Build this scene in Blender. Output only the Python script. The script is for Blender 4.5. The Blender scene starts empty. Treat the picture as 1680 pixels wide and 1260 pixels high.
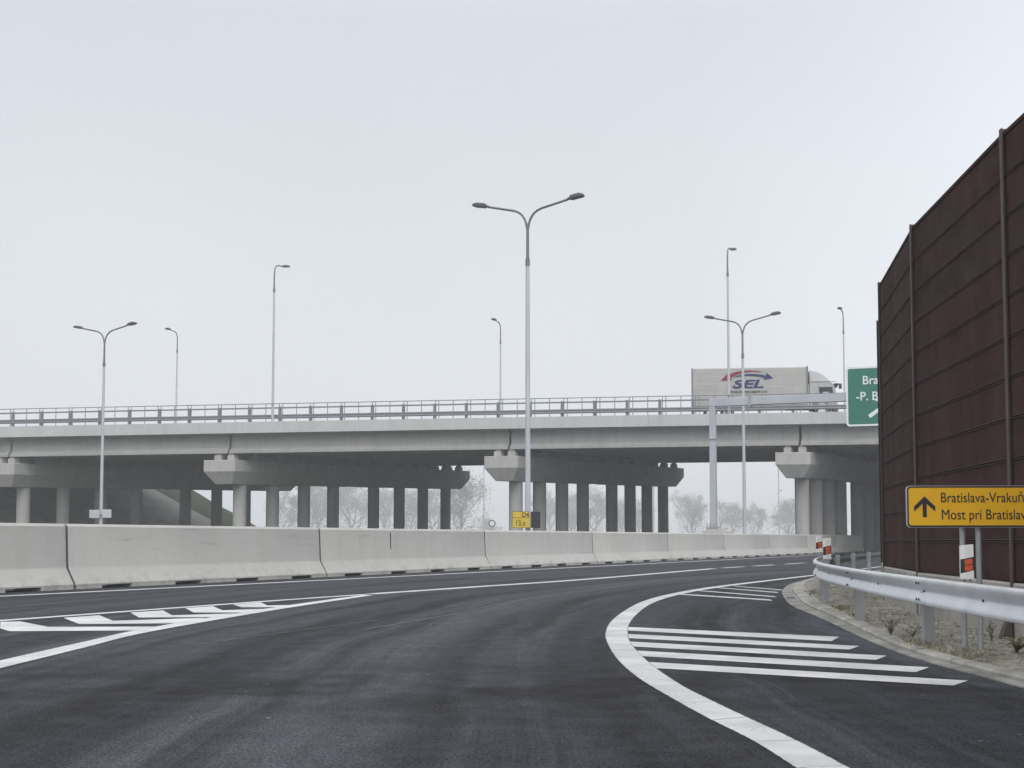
import bpy, math, random
from mathutils import Vector, Matrix
R = math.radians
random.seed(7)
scene = bpy.context.scene
COL = scene.collection

# ------------------------------------------------------------------ camera, sky, sun, exposure
cam_d = bpy.data.cameras.new("camera")
cam = bpy.data.objects.new("camera", cam_d); COL.objects.link(cam)
cam.location = (0, 0, 1.0)
cam.rotation_euler = (R(90 + 4.2), 0, 0)
cam_d.sensor_width = 36.0
cam_d.lens = 36.0 * 2400 / 1680
cam_d.shift_y = 0.04664
cam_d.clip_start = 0.1
cam_d.clip_end = 6000
scene.camera = cam

SUN_EL, SUN_ROT = 48.0, 176.0          # behind and to one side of the camera
world = bpy.data.worlds.new("World"); scene.world = world
world.use_nodes = True
nt = world.node_tree; nt.nodes.clear()
def wn(t, **k):
    n = nt.nodes.new(t)
    for a, b in k.items(): setattr(n, a, b)
    return n
out = wn("ShaderNodeOutputWorld"); bg = wn("ShaderNodeBackground")
sky = wn("ShaderNodeTexSky", sky_type='NISHITA', sun_disc=False)
sky.sun_elevation = R(SUN_EL); sky.sun_rotation = R(SUN_ROT)
sky.air_density = 1.0; sky.dust_density = 4.0; sky.ozone_density = 1.0
hs = wn("ShaderNodeHueSaturation"); hs.inputs["Saturation"].default_value = 0.25
tc = wn("ShaderNodeTexCoord"); sep = wn("ShaderNodeSeparateXYZ")
ramp = wn("ShaderNodeValToRGB")                      # overcast cloud deck: brighter overhead
e = ramp.color_ramp.elements
e[0].position = 0.0; e[0].color = (7.5, 7.75, 8.1, 1)
e[1].position = 1.0; e[1].color = (10.6, 10.9, 11.4, 1)
for p, c in ((0.12, (7.0, 7.3, 7.7, 1)), (0.34, (6.1, 6.45, 6.98, 1)), (0.5, (7.8, 8.2, 8.8, 1))):
    k = e.new(p); k.color = c
cn = wn("ShaderNodeTexNoise"); cn.inputs["Scale"].default_value = 1.6; cn.inputs["Detail"].default_value = 3
cm = wn("ShaderNodeMapRange"); cm.inputs[1].default_value = 0.3; cm.inputs[2].default_value = 0.7
cm.inputs[3].default_value = 0.94; cm.inputs[4].default_value = 1.06
cmul = wn("ShaderNodeVectorMath", operation='SCALE')
mix = wn("ShaderNodeMix", data_type='RGBA'); mix.inputs[0].default_value = 0.86
L = nt.links.new
L(tc.outputs["Generated"], sep.inputs[0]); L(sep.outputs["Z"], ramp.inputs[0])
L(tc.outputs["Generated"], cn.inputs["Vector"]); L(cn.outputs[0], cm.inputs[0])
side = wn("ShaderNodeMapRange"); side.inputs[1].default_value = 0.12; side.inputs[2].default_value = 0.45    # thinner cloud over that side
side.inputs[3].default_value = 1.0; side.inputs[4].default_value = 1.28
sm = wn("ShaderNodeMath", operation='MULTIPLY'); L(sep.outputs["X"], side.inputs[0]); L(side.outputs[0], sm.inputs[0]); L(cm.outputs[0], sm.inputs[1])
L(ramp.outputs[0], cmul.inputs[0]); L(sm.outputs[0], cmul.inputs["Scale"])
L(sky.outputs[0], hs.inputs["Color"]); L(hs.outputs[0], mix.inputs[6]); L(cmul.outputs[0], mix.inputs[7])
L(mix.outputs[2], bg.inputs[0]); bg.inputs[1].default_value = 0.10
L(bg.outputs[0], out.inputs[0])

sun_d = bpy.data.lights.new("sun", 'SUN'); sun = bpy.data.objects.new("sun", sun_d); COL.objects.link(sun)
sun_d.energy = 1.5; sun_d.angle = R(60); sun_d.color = (1.0, 0.97, 0.93)
az = R(SUN_ROT)
sdir = Vector((math.sin(az) * math.cos(R(SUN_EL)), math.cos(az) * math.cos(R(SUN_EL)), math.sin(R(SUN_EL))))
sun.rotation_euler = sdir.to_track_quat('Z', 'Y').to_euler()
sun.location = (0, 0, 60)
scene.view_settings.view_transform = 'Standard'; scene.view_settings.look = 'None'
scene.view_settings.exposure = 0.25; scene.view_settings.gamma = 1.0
scene.cycles.max_bounces = 8; scene.cycles.diffuse_bounces = 4; scene.cycles.volume_bounces = 1
scene.cycles.use_denoising = True

# ------------------------------------------------------------------ materials
def new_mat(name):
    m = bpy.data.materials.new(name); m.use_nodes = True
    t = m.node_tree
    return m, t, t.nodes["Principled BSDF"]
def N(t, typ, **k):
    n = t.nodes.new(typ)
    for a, b in k.items(): setattr(n, a, b)
    return n
def noise(t, vec, scale, detail=4, rough=0.55):
    n = N(t, "ShaderNodeTexNoise"); n.inputs["Scale"].default_value = scale
    n.inputs["Detail"].default_value = detail; n.inputs["Roughness"].default_value = rough
    if vec is not None: t.links.new(vec, n.inputs["Vector"])
    return n.outputs[0]
def maprange(t, v, a, b, c, d):
    n = N(t, "ShaderNodeMapRange"); t.links.new(v, n.inputs[0])
    for i, x in enumerate((a, b, c, d)): n.inputs[i + 1].default_value = x
    return n.outputs[0]
def math_(t, op, a, b=None):
    n = N(t, "ShaderNodeMath", operation=op)
    for i, x in enumerate((a, b)):
        if x is None: continue
        if isinstance(x, (int, float)): n.inputs[i].default_value = x
        else: t.links.new(x, n.inputs[i])
    return n.outputs[0]
def mixc(t, f, a, b, blend='MIX'):
    n = N(t, "ShaderNodeMix", data_type='RGBA', blend_type=blend)
    for i, x in ((0, f), (6, a), (7, b)):
        if isinstance(x, (int, float)): n.inputs[i].default_value = x
        elif isinstance(x, tuple): n.inputs[i].default_value = (x[0], x[1], x[2], 1)
        else: t.links.new(x, n.inputs[i])
    return n.outputs[2]
def coords(t, scale=(1, 1, 1), rnd=False, kind="Object"):
    c = N(t, "ShaderNodeTexCoord"); m = N(t, "ShaderNodeMapping")
    t.links.new(c.outputs[kind], m.inputs["Vector"]); m.inputs["Scale"].default_value = scale
    if rnd:
        o = N(t, "ShaderNodeObjectInfo"); k = math_(t, 'MULTIPLY', o.outputs["Random"], 40.0)
        cb = N(t, "ShaderNodeCombineXYZ"); t.links.new(k, cb.inputs[0]); t.links.new(k, cb.inputs[1])
        t.links.new(cb.outputs[0], m.inputs["Location"])
    return m.outputs[0]
def bump(t, p, h, strength=0.3, dist=0.01):
    b = N(t, "ShaderNodeBump"); b.inputs["Strength"].default_value = strength; b.inputs["Distance"].default_value = dist
    t.links.new(h, b.inputs["Height"]); t.links.new(b.outputs[0], p.inputs["Normal"])

def concrete(name, base, var=0.18, streak=0.12, rnd=False, scale=1.0, scuffs=False):
    m, t, p = new_mat(name)
    v = coords(t, (scale, scale, scale), rnd)
    vs = coords(t, (2.6 * scale, 2.6 * scale, 0.16 * scale), rnd)
    big = maprange(t, noise(t, v, 0.7, 5, 0.6), 0.3, 0.7, 1 - var, 1 + var * 0.7)
    st = maprange(t, noise(t, vs, 1.6, 5, 0.65), 0.42, 0.72, 1.0, 1 - streak)
    fine = maprange(t, noise(t, v, 26, 6, 0.7), 0.25, 0.75, 0.93, 1.06)
    k = math_(t, 'MULTIPLY', math_(t, 'MULTIPLY', big, st), fine)
    g = N(t, "ShaderNodeVectorMath", operation='SCALE'); g.inputs[0].default_value = base
    t.links.new(k, g.inputs["Scale"])
    warm = mixc(t, maprange(t, noise(t, v, 1.9, 4), 0.5, 0.75, 0.0, 0.25), g.outputs[0], (base[0] * 0.95, base[1] * 0.88, base[2] * 0.76))
    if scuffs:                                        # tyre rubs and splashed road dirt
        c = N(t, "ShaderNodeTexCoord"); sz = N(t, "ShaderNodeSeparateXYZ"); t.links.new(c.outputs["Object"], sz.inputs[0])
        rub = maprange(t, noise(t, coords(t, (0.5, 3.0, 9.0), rnd), 1.0, 5, 0.65), 0.60, 0.72, 0.0, 0.30)
        warm = mixc(t, rub, warm, (0.17, 0.165, 0.155))
        spl = math_(t, 'MULTIPLY', maprange(t, sz.outputs[2], 0.06, 0.34, 0.55, 0.0), maprange(t, noise(t, coords(t, (1.4, 1.4, 2.2), rnd), 1.6, 6, 0.7), 0.48, 0.66, 0.0, 1.0))
        warm = mixc(t, spl, warm, (0.20, 0.185, 0.155))
        hole = N(t, "ShaderNodeTexVoronoi"); hole.inputs["Scale"].default_value = 3.0; t.links.new(coords(t, (1, 1, 1), rnd), hole.inputs["Vector"])
        warm = mixc(t, maprange(t, hole.outputs["Distance"], 0.035, 0.06, 0.45, 0.0), warm, (0.15, 0.15, 0.145))
    t.links.new(warm, p.inputs["Base Color"]); p.inputs["Roughness"].default_value = 0.85
    p.inputs["Specular IOR Level"].default_value = 0.3
    bump(t, p, noise(t, v, 40, 5, 0.7), 0.25, 0.006)
    return m
def metal(name, base, rough=0.5, metallic=0.5, var=0.15, scale=6):
    m, t, p = new_mat(name)
    v = coords(t, (1, 1, 0.5), True)
    k = maprange(t, noise(t, v, scale, 5, 0.6), 0.3, 0.7, 1 - var, 1 + var)
    g = N(t, "ShaderNodeVectorMath", operation='SCALE'); g.inputs[0].default_value = base
    t.links.new(k, g.inputs["Scale"]); t.links.new(g.outputs[0], p.inputs["Base Color"])
    p.inputs["Metallic"].default_value = metallic
    t.links.new(maprange(t, noise(t, v, scale * 2, 3), 0.3, 0.7, rough - 0.08, rough + 0.12), p.inputs["Roughness"])
    return m
def paint(name, base, rough=0.5, var=0.06, scale=3):
    return metal(name, base, rough, 0.0, var, scale)

M = {}
M['barrier'] = concrete("barrier_concrete", (0.48, 0.472, 0.447), 0.08, 0.07, True, 0.5, True)
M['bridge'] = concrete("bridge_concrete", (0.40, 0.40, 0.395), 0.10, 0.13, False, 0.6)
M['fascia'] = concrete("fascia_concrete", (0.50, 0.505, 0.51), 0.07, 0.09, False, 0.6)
M['pier'] = concrete("pier_concrete", (0.42, 0.415, 0.405), 0.10, 0.15, True, 0.6)
M['kerb'] = concrete("kerb_concrete", (0.40, 0.385, 0.35), 0.4, 0.15, False, 2.2)
M['gutter'] = concrete("stained_gutter_concrete", (0.31, 0.305, 0.285), 0.5, 0.25, False, 2.6)
M['gapshade_crack'] = paint("gap_shade_and_crack_grey", (0.075, 0.077, 0.08), 0.8)  # dark grey for the painted joint shade and the crack
M['plinth'] = concrete("plinth_concrete", (0.42, 0.40, 0.36), 0.15, 0.25)
M['paving'] = concrete("paving_concrete", (0.34, 0.335, 0.31), 0.2, 0.1)
M['galv'] = metal("galvanised_steel", (0.66, 0.68, 0.71), 0.42, 0.35, 0.10, 4)
M['galvdull'] = metal("dull_galvanised_steel", (0.36, 0.38, 0.40), 0.55, 0.35, 0.12, 5)
M['galvshade'] = metal("shade_toned_steel_rail", (0.13, 0.135, 0.145), 0.6, 0.3, 0.15, 4)  # far rail stretch: same steel with shade put into the colour
M['pole'] = metal("lamp_pole_steel", (0.50, 0.52, 0.55), 0.5, 0.3, 0.08, 2)
M['poledark'] = metal("grey_lamp_arm", (0.17, 0.18, 0.195), 0.5, 0.3, 0.08, 4)
M['lamp'] = paint("lamp_housing_grey", (0.07, 0.075, 0.085), 0.5)
M['glass'] = paint("lamp_glass", (0.12, 0.12, 0.13), 0.2)
M['rail'] = metal("bridge_rail_steel", (0.19, 0.203, 0.222), 0.55, 0.2, 0.1, 3)
M['gantry'] = metal("gantry_steel", (0.44, 0.46, 0.50), 0.5, 0.25, 0.07, 1.5)
M['dark'] = paint("dark_rubber", (0.025, 0.025, 0.027), 0.7)
M['black'] = paint("black_paint", (0.018, 0.018, 0.02), 0.5)
M['white'] = paint("white_plastic", (0.78, 0.78, 0.77), 0.45, 0.05, 8)
M['redref'] = paint("orange_reflector", (0.62, 0.10, 0.04), 0.35, 0.08, 30)
M['yellow'] = paint("yellow_sign_sheet", (0.78, 0.43, 0.010), 0.5, 0.04, 3)
M['yellowpale'] = paint("pale_yellow_sign_sheet", (0.62, 0.44, 0.045), 0.5, 0.06, 3)
M['green'] = paint("green_sign_sheet", (0.016, 0.160, 0.108), 0.45, 0.05, 2)
M['signwhite'] = paint("white_sign_sheet", (0.74, 0.77, 0.77), 0.5, 0.03, 3)
M['alu'] = metal("aluminium_sheet", (0.5, 0.52, 0.55), 0.5, 0.4, 0.08, 3)
M['brown'] = None
M['tarp'] = None
M['truckwhite'] = paint("white_lorry_paint", (0.42, 0.43, 0.435), 0.35, 0.08, 2)
M['truckgrey'] = paint("grey_lorry_frame", (0.19, 0.185, 0.18), 0.5, 0.1, 3)
M['window'] = paint("dark_cab_glass", (0.02, 0.022, 0.025), 0.08, 0.0, 2)
M['logored'] = paint("red_logo_print", (0.20, 0.012, 0.024), 0.6, 0.08, 2)
M['logoblue'] = paint("blue_logo_print", (0.012, 0.018, 0.12), 0.6, 0.08, 2)

def make_brown():
    m, t, p = new_mat("brown_noise_panel")
    v = coords(t); vs = coords(t, (1.2, 1.2, 0.12)); vh = coords(t, (0.25, 0.25, 1.2))
    f = maprange(t, noise(t, vs, 1.1, 5, 0.6), 0.35, 0.68, 0.0, 1.0)
    c = mixc(t, f, (0.050, 0.0255, 0.023), (0.075, 0.042, 0.0375))
    c = mixc(t, maprange(t, noise(t, v, 0.9, 4, 0.55), 0.50, 0.68, 0.0, 0.6), c, (0.060, 0.039, 0.037))
    c = mixc(t, maprange(t, noise(t, vh, 3.0, 4), 0.52, 0.75, 0.0, 0.5), c, (0.025, 0.011, 0.010))
    vd = coords(t, (3.5, 3.5, 0.10))
    c = mixc(t, maprange(t, noise(t, vd, 2.0, 4, 0.6), 0.60, 0.74, 0.0, 0.3), c, (0.07, 0.055, 0.052))   # dusty runs
    t.links.new(c, p.inputs["Base Color"])
    t.links.new(maprange(t, noise(t, v, 3, 4), 0.3, 0.7, 0.75, 0.95), p.inputs["Roughness"])
    p.inputs["Specular IOR Level"].default_value = 0.06
    bump(t, p, noise(t, v, 30, 3, 0.6), 0.12, 0.004)
    return m
M['brown'] = make_brown()
M['brownpost'] = metal("brown_steel_post", (0.088, 0.068, 0.066), 0.6, 0.0, 0.15, 5)
M['rib'] = metal("brown_panel_rib", (0.056, 0.036, 0.033), 0.7, 0.0, 0.12, 5)

for k_, v_ in (('rib', 0.12), ('brownpost', 0.25)): M[k_].node_tree.nodes["Principled BSDF"].inputs["Specular IOR Level"].default_value = v_

def make_tarp():
    m, t, p = new_mat("grey_lorry_tarpaulin")
    v = coords(t); vh = coords(t, (0.25, 1, 1.8))
    c = mixc(t, maprange(t, noise(t, vh, 1.6, 5, 0.6), 0.3, 0.72, 0, 1), (0.37, 0.362, 0.348), (0.43, 0.423, 0.41))
    c = mixc(t, maprange(t, noise(t, v, 0.9, 4), 0.5, 0.75, 0, 0.6), c, (0.52, 0.51, 0.485))
    t.links.new(c, p.inputs["Base Color"]); p.inputs["Roughness"].default_value = 0.6
    bump(t, p, noise(t, vh, 1.5, 3), 0.5, 0.08)
    return m
M['tarp'] = make_tarp()

def make_asphalt():
    m, t, p = new_mat("asphalt")
    v = coords(t)
    # traffic wear follows the bend: distance from the bend's centre, and how far along
    c = N(t, "ShaderNodeTexCoord"); s = N(t, "ShaderNodeSeparateXYZ"); t.links.new(c.outputs["Object"], s.inputs[0])
    X, Y = s.outputs[0], s.outputs[1]
    dx = math_(t, 'SUBTRACT', X, 60.0)
    dy = math_(t, 'MAXIMUM', math_(t, 'SUBTRACT', Y, 11.0), 0.0)
    r0 = math_(t, 'SQRT', math_(t, 'ADD', math_(t, 'MULTIPLY', dx, dx), math_(t, 'MULTIPLY', dy, dy)))
    wob = math_(t, 'MULTIPLY', math_(t, 'SUBTRACT', noise(t, v, 0.22, 2), 0.5), 0.6)
    r = math_(t, 'ADD', r0, wob)
    def rv(a, b, z):
        cb = N(t, "ShaderNodeCombineXYZ"); t.links.new(math_(t, 'MULTIPLY', r, a), cb.inputs[0])
        t.links.new(math_(t, 'MULTIPLY', Y, b), cb.inputs[1]); cb.inputs[2].default_value = z; return cb.outputs[0]
    base = mixc(t, maprange(t, noise(t, rv(1.0, 0.025, 4.2), 1.0, 4, 0.55), 0.40, 0.60, 0, 1), (0.0285, 0.0305, 0.037), (0.052, 0.055, 0.065))
    base = mixc(t, maprange(t, noise(t, rv(3.2, 0.02, 0.0), 1.0, 6, 0.65), 0.50, 0.66, 0, 0.65), base, (0.084, 0.088, 0.101))
    base = mixc(t, maprange(t, noise(t, rv(1.7, 0.07, 9.1), 1.0, 4, 0.6), 0.52, 0.64, 0, 0.7), base, (0.019, 0.0185, 0.020))
    pale = maprange(t, math_(t, 'ABSOLUTE', math_(t, 'SUBTRACT', r, 61.35)), 0.10, 0.75, 0.55, 0.0)
    pale = math_(t, 'MULTIPLY', pale, maprange(t, noise(t, rv(2.4, 0.04, 2.0), 1.0, 4), 0.38, 0.60, 0.1, 1.0))
    base = mixc(t, pale, base, (0.104, 0.109, 0.124))
    for rc, wd, st in ((60.42, 0.30, 0.75), (62.45, 0.45, 0.6), (59.55, 0.5, 0.45)):      # rubber left in the wheel tracks
        band = maprange(t, math_(t, 'ABSOLUTE', math_(t, 'SUBTRACT', r, rc)), 0.03, wd, st, 0.0)
        band = math_(t, 'MULTIPLY', band, maprange(t, noise(t, rv(1.0, 0.05, 6.0), 1.0, 3), 0.34, 0.52, 0.35, 1.0))
        base = mixc(t, band, base, (0.0155, 0.0153, 0.0175))
    dark_refl = maprange(t, math_(t, 'ABSOLUTE', math_(t, 'SUBTRACT', Y, 10.0)), 0.3, 2.4, 0.8, 0.0)      # dark reflection painted as a band across the lanes
    dark_refl = math_(t, 'MULTIPLY', dark_refl, maprange(t, noise(t, v, 0.8, 4, 0.6), 0.40, 0.56, 0.0, 1.0))
    base = mixc(t, dark_refl, base, (0.018, 0.0172, 0.0185))
    grain = math_(t, 'MULTIPLY', maprange(t, noise(t, v, 62.0, 3, 0.7), 0.35, 0.65, 0.10, 1.90), maprange(t, noise(t, v, 15.0, 5, 0.75), 0.32, 0.68, 0.75, 1.25))
    grain2 = maprange(t, noise(t, coords(t, (1, 0.35, 1)), 5.0, 6, 0.75), 0.32, 0.68, 0.82, 1.18)
    g = N(t, "ShaderNodeVectorMath", operation='SCALE'); t.links.new(base, g.inputs[0]); t.links.new(math_(t, 'MULTIPLY', grain, grain2), g.inputs["Scale"])
    vor2 = N(t, "ShaderNodeTexVoronoi"); vor2.inputs["Scale"].default_value = 4.2; t.links.new(v, vor2.inputs["Vector"])
    spk = maprange(t, vor2.outputs["Distance"], 0.04, 0.075, 0.75, 0.0)
    sp2 = N(t, "ShaderNodeSeparateColor"); t.links.new(vor2.outputs["Color"], sp2.inputs[0])
    spk = math_(t, 'MULTIPLY', spk, maprange(t, sp2.outputs[1], 0.80, 0.82, 0, 1))
    fin = mixc(t, spk, g.outputs[0], (0.30, 0.30, 0.285))
    t.links.new(fin, p.inputs["Base Color"])
    t.links.new(maprange(t, noise(t, v, 3.0, 3), 0.3, 0.7, 0.74, 0.95), p.inputs["Roughness"])
    p.inputs["Specular IOR Level"].default_value = 0.12
    bump(t, p, math_(t, 'ADD', noise(t, v, 60, 4, 0.7), noise(t, v, 17, 5, 0.75)), 0.6, 0.008)
    return m
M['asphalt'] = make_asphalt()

def make_marking(name, joints, edges=True):
    m, t, p = new_mat(name)
    v = coords(t)
    c = mixc(t, maprange(t, noise(t, v, 1.6, 5, 0.6), 0.35, 0.66, 0, 1), (0.46, 0.462, 0.465), (0.64, 0.64, 0.642))
    wear = maprange(t, noise(t, v, 30, 8, 0.85), 0.535, 0.62, 0.0, 0.85)
    wear = math_(t, 'MULTIPLY', wear, maprange(t, noise(t, v, 0.9, 3), 0.40, 0.62, 0.10, 1.0))
    c = mixc(t, wear, c, (0.10, 0.10, 0.105))
    uv = N(t, "ShaderNodeTexCoord"); s = N(t, "ShaderNodeSeparateXYZ"); t.links.new(uv.outputs["UV"], s.inputs[0])
    if edges:                                         # ragged, rubbed edges
        e_ = math_(t, 'SUBTRACT', 0.5, math_(t, 'ABSOLUTE', math_(t, 'SUBTRACT', s.outputs[0], 0.5)))
        rag = math_(t, 'SUBTRACT', e_, math_(t, 'MULTIPLY', math_(t, 'SUBTRACT', noise(t, v, 14, 6, 0.75), 0.42), 0.13))
        c = mixc(t, maprange(t, rag, 0.0, 0.03, 0.9, 0.0), c, (0.05, 0.051, 0.056))
    if joints:                                        # thermoplastic laid in short sections
        wob = math_(t, 'MULTIPLY', noise(t, v, 3, 3), 0.16)
        y = math_(t, 'ADD', s.outputs[1], wob)
        fr = math_(t, 'FRACT', math_(t, 'MULTIPLY', y, 1.15))
        ln = maprange(t, math_(t, 'ABSOLUTE', math_(t, 'SUBTRACT', fr, 0.5)), 0.006, 0.018, 0.75, 0.0)
        ln = math_(t, 'MULTIPLY', ln, maprange(t, noise(t, v, 4, 2), 0.38, 0.52, 0.25, 1))
        c = mixc(t, ln, c, (0.09, 0.09, 0.092))
        sec = N(t, "ShaderNodeTexWhiteNoise", noise_dimensions='1D')
        t.links.new(math_(t, 'FLOOR', math_(t, 'ADD', math_(t, 'MULTIPLY', y, 1.15), 0.5)), sec.inputs["W"])
        g = N(t, "ShaderNodeVectorMath", operation='SCALE'); t.links.new(c, g.inputs[0])
        t.links.new(maprange(t, sec.outputs[0], 0, 1, 0.93, 1.03), g.inputs["Scale"]); c = g.outputs[0]
    t.links.new(c, p.inputs["Base Color"]); p.inputs["Roughness"].default_value = 0.75
    bump(t, p, noise(t, v, 50, 4), 0.3, 0.004)
    return m
M['mark'] = make_marking("worn_white_road_paint", False)
M['markpoly'] = make_marking("worn_white_hatch_paint", False, False)
M['markwide'] = make_marking("sectioned_white_road_paint", True)
M['seam'] = paint("pale_asphalt_seam", (0.105, 0.105, 0.11), 0.8, 0.5, 3)

def make_soil():
    m, t, p = new_mat("sandy_gravel_soil")
    v = coords(t)
    c = mixc(t, maprange(t, noise(t, v, 1.7, 6, 0.65), 0.32, 0.68, 0, 1), (0.17, 0.155, 0.128), (0.43, 0.405, 0.345))
    vor = N(t, "ShaderNodeTexVoronoi"); vor.inputs["Scale"].default_value = 34; t.links.new(v, vor.inputs["Vector"])
    sp = N(t, "ShaderNodeSeparateColor"); t.links.new(vor.outputs["Color"], sp.inputs[0])
    g = N(t, "ShaderNodeVectorMath", operation='SCALE'); t.links.new(c, g.inputs[0])
    t.links.new(maprange(t, sp.outputs[0], 0, 1, 0.62, 1.28), g.inputs["Scale"])
    c = mixc(t, maprange(t, noise(t, v, 5, 5, 0.7), 0.55, 0.70, 0, 0.75), g.outputs[0], (0.065, 0.056, 0.038))
    t.links.new(c, p.inputs["Base Color"]); p.inputs["Roughness"].default_value = 0.95
    bump(t, p, math_(t, 'ADD', vor.outputs["Distance"], noise(t, v, 20, 5)), 0.8, 0.02)
    return m
M['soil'] = make_soil()
def make_grass():
    m, t, p = new_mat("rough_grass")
    v = coords(t)
    c = mixc(t, maprange(t, noise(t, v, 0.35, 6, 0.65), 0.3, 0.7, 0, 1), (0.022, 0.034, 0.016), (0.042, 0.050, 0.026))
    c = mixc(t, maprange(t, noise(t, v, 4.0, 5, 0.7), 0.5, 0.75, 0, 0.5), c, (0.03, 0.04, 0.02))
    t.links.new(c, p.inputs["Base Color"]); p.inputs["Roughness"].default_value = 0.95
    bump(t, p, noise(t, v, 5, 6, 0.7), 1.0, 0.12)
    return m
M['grass'] = make_grass()
def simple(name, a, b, scale):
    m, t, p = new_mat(name)
    v = coords(t, rnd=True)
    t.links.new(mixc(t, maprange(t, noise(t, v, scale, 4), 0.3, 0.7, 0, 1), a, b), p.inputs["Base Color"])
    p.inputs["Roughness"].default_value = 0.85
    return m
M['stone'] = simple("pebble_stone", (0.16, 0.15, 0.13), (0.42, 0.40, 0.35), 9)
M['weed'] = simple("weed_leaf", (0.05, 0.065, 0.028), (0.14, 0.135, 0.065), 14)
M['straw'] = simple("dry_grass_blade", (0.09, 0.10, 0.04), (0.27, 0.24, 0.13), 3)
M['bark'] = simple("tree_bark", (0.10, 0.095, 0.09), (0.18, 0.17, 0.16), 1)
M['leaf'] = simple("autumn_leaf", (0.10, 0.105, 0.07), (0.20, 0.19, 0.14), 0.35)

# ------------------------------------------------------------------ mesh helpers
class MB:
    def __init__(self): self.v, self.f, self.uv = [], [], {}
    def add(self, vs, fs):
        o = len(self.v); self.v += [tuple(map(float, p)) for p in vs]
        self.f += [tuple(i + o for i in f) for f in fs]
        return self
    def box(self, x0, x1, y0, y1, z0, z1):
        return self.add([(x0, y0, z0), (x1, y0, z0), (x1, y1, z0), (x0, y1, z0), (x0, y0, z1), (x1, y0, z1), (x1, y1, z1), (x0, y1, z1)],
                        [(0, 3, 2, 1), (4, 5, 6, 7), (0, 1, 5, 4), (1, 2, 6, 5), (2, 3, 7, 6), (3, 0, 4, 7)])
    def loft(self, rings, caps=True, closed=True):
        n = len(rings[0]); o = len(self.v); fs = []
        vs = [p for r in rings for p in r]
        for i in range(len(rings) - 1):
            for j in range(n if closed else n - 1):
                a, b = i * n + j, i * n + (j + 1) % n
                fs.append((a, b, b + n, a + n))
        if caps and closed:
            fs.append(tuple(reversed(range(n)))); fs.append(tuple(range((len(rings) - 1) * n, len(rings) * n)))
        return self.add(vs, fs)
    def tube(self, path, rad, seg=10, caps=True):
        path = [Vector(p) for p in path]; rings = []
        ref = None
        for i, p in enumerate(path):
            d = (path[min(i + 1, len(path) - 1)] - path[max(i - 1, 0)]).normalized()
            if ref is None:
                ref = Vector((1, 0, 0)) if abs(d.x) < 0.9 else Vector((0, 1, 0))
            a = (ref - d * ref.dot(d)).normalized(); b = d.cross(a); ref = a
            r = rad[i] if isinstance(rad, (list, tuple)) else rad
            rings.append([p + (a * math.cos(2 * math.pi * k / seg) + b * math.sin(2 * math.pi * k / seg)) * r for k in range(seg)])
        return self.loft(rings, caps)
    def prism(self, poly, y0, y1):                    # poly in (x, z), thickness along y
        n = len(poly)
        vs = [(x, y0, z) for x, z in poly] + [(x, y1, z) for x, z in poly]
        fs = [tuple(range(n)), tuple(reversed(range(n, 2 * n)))] + [(i, i + n, (i + 1) % n + n, (i + 1) % n) for i in range(n)]
        return self.add(vs, fs)
    def build(self, name, mat, parent=None, smooth=40, bevel=0):
        me = bpy.data.meshes.new(name)
        me.from_pydata(self.v, [], self.f); me.update()
        fixn(me)
        if smooth:
            me.polygons.foreach_set("use_smooth", [True] * len(me.polygons)); me.set_sharp_from_angle(angle=R(smooth))
        if mat is not None: me.materials.append(mat)
        o = bpy.data.objects.new(name, me); COL.objects.link(o)
        if parent is not None: o.parent = parent
        if bevel:
            b = o.modifiers.new("bevel", 'BEVEL'); b.width = bevel; b.segments = 2; b.limit_method = 'ANGLE'; b.angle_limit = R(40)
        return o
def fixn(me):
    import bmesh
    bm = bmesh.new(); bm.from_mesh(me)
    bmesh.ops.recalc_face_normals(bm, faces=bm.faces)
    bm.to_mesh(me); bm.free()
def tag(o, label=None, cat=None, group=None, kind=None):
    for k, v in (('label', label), ('category', cat), ('group', group), ('kind', kind)):
        if v: o[k] = v
    return o
def empty(name, loc, rz=0.0, label=None, cat=None, group=None):
    o = bpy.data.objects.new(name, None); COL.objects.link(o)
    o.location = loc; o.rotation_euler = (0, 0, rz); o.empty_display_size = 0.3
    return tag(o, label, cat, group)
def copy_tree(o, parent=None):
    c = o.copy(); COL.objects.link(c)
    if parent is not None: c.parent = parent
    for ch in list(o.children): copy_tree(ch, c)
    return c
def smooth_path(pts, n=8):
    pts = [Vector((p[0], p[1], 0)) for p in pts]; res = []
    for i in range(len(pts) - 1):
        p0, p1, p2, p3 = pts[max(i - 1, 0)], pts[i], pts[i + 1], pts[min(i + 2, len(pts) - 1)]
        for k in range(n):
            u = k / n
            res.append(0.5 * (2 * p1 + (p2 - p0) * u + (2 * p0 - 5 * p1 + 4 * p2 - p3) * u * u + (3 * p1 - p0 - 3 * p2 + p3) * u ** 3))
    res.append(pts[-1]); return res
def path_frames(path):
    fr = []
    for i, p in enumerate(path):
        d = (path[min(i + 1, len(path) - 1)] - path[max(i - 1, 0)]).normalized()
        fr.append((p, d, Vector((-d.y, d.x, 0))))     # normal to the left of travel
    return fr
def sweep(mb, path, prof, z=0.0, closed=True):        # prof: (offset to left, height)
    rings = [[p + nrm * a + Vector((0, 0, z + b)) for a, b in prof] for p, d, nrm in path_frames(path)]
    return mb.loft(rings, True, closed)
def at_y(path, y):
    for a, b in zip(path, path[1:]):
        if a.y <= y <= b.y:
            u = (y - a.y) / max(b.y - a.y, 1e-6); return a.lerp(b, u), (b - a).normalized()
    return path[-1], (path[-1] - path[-2]).normalized()
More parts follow.
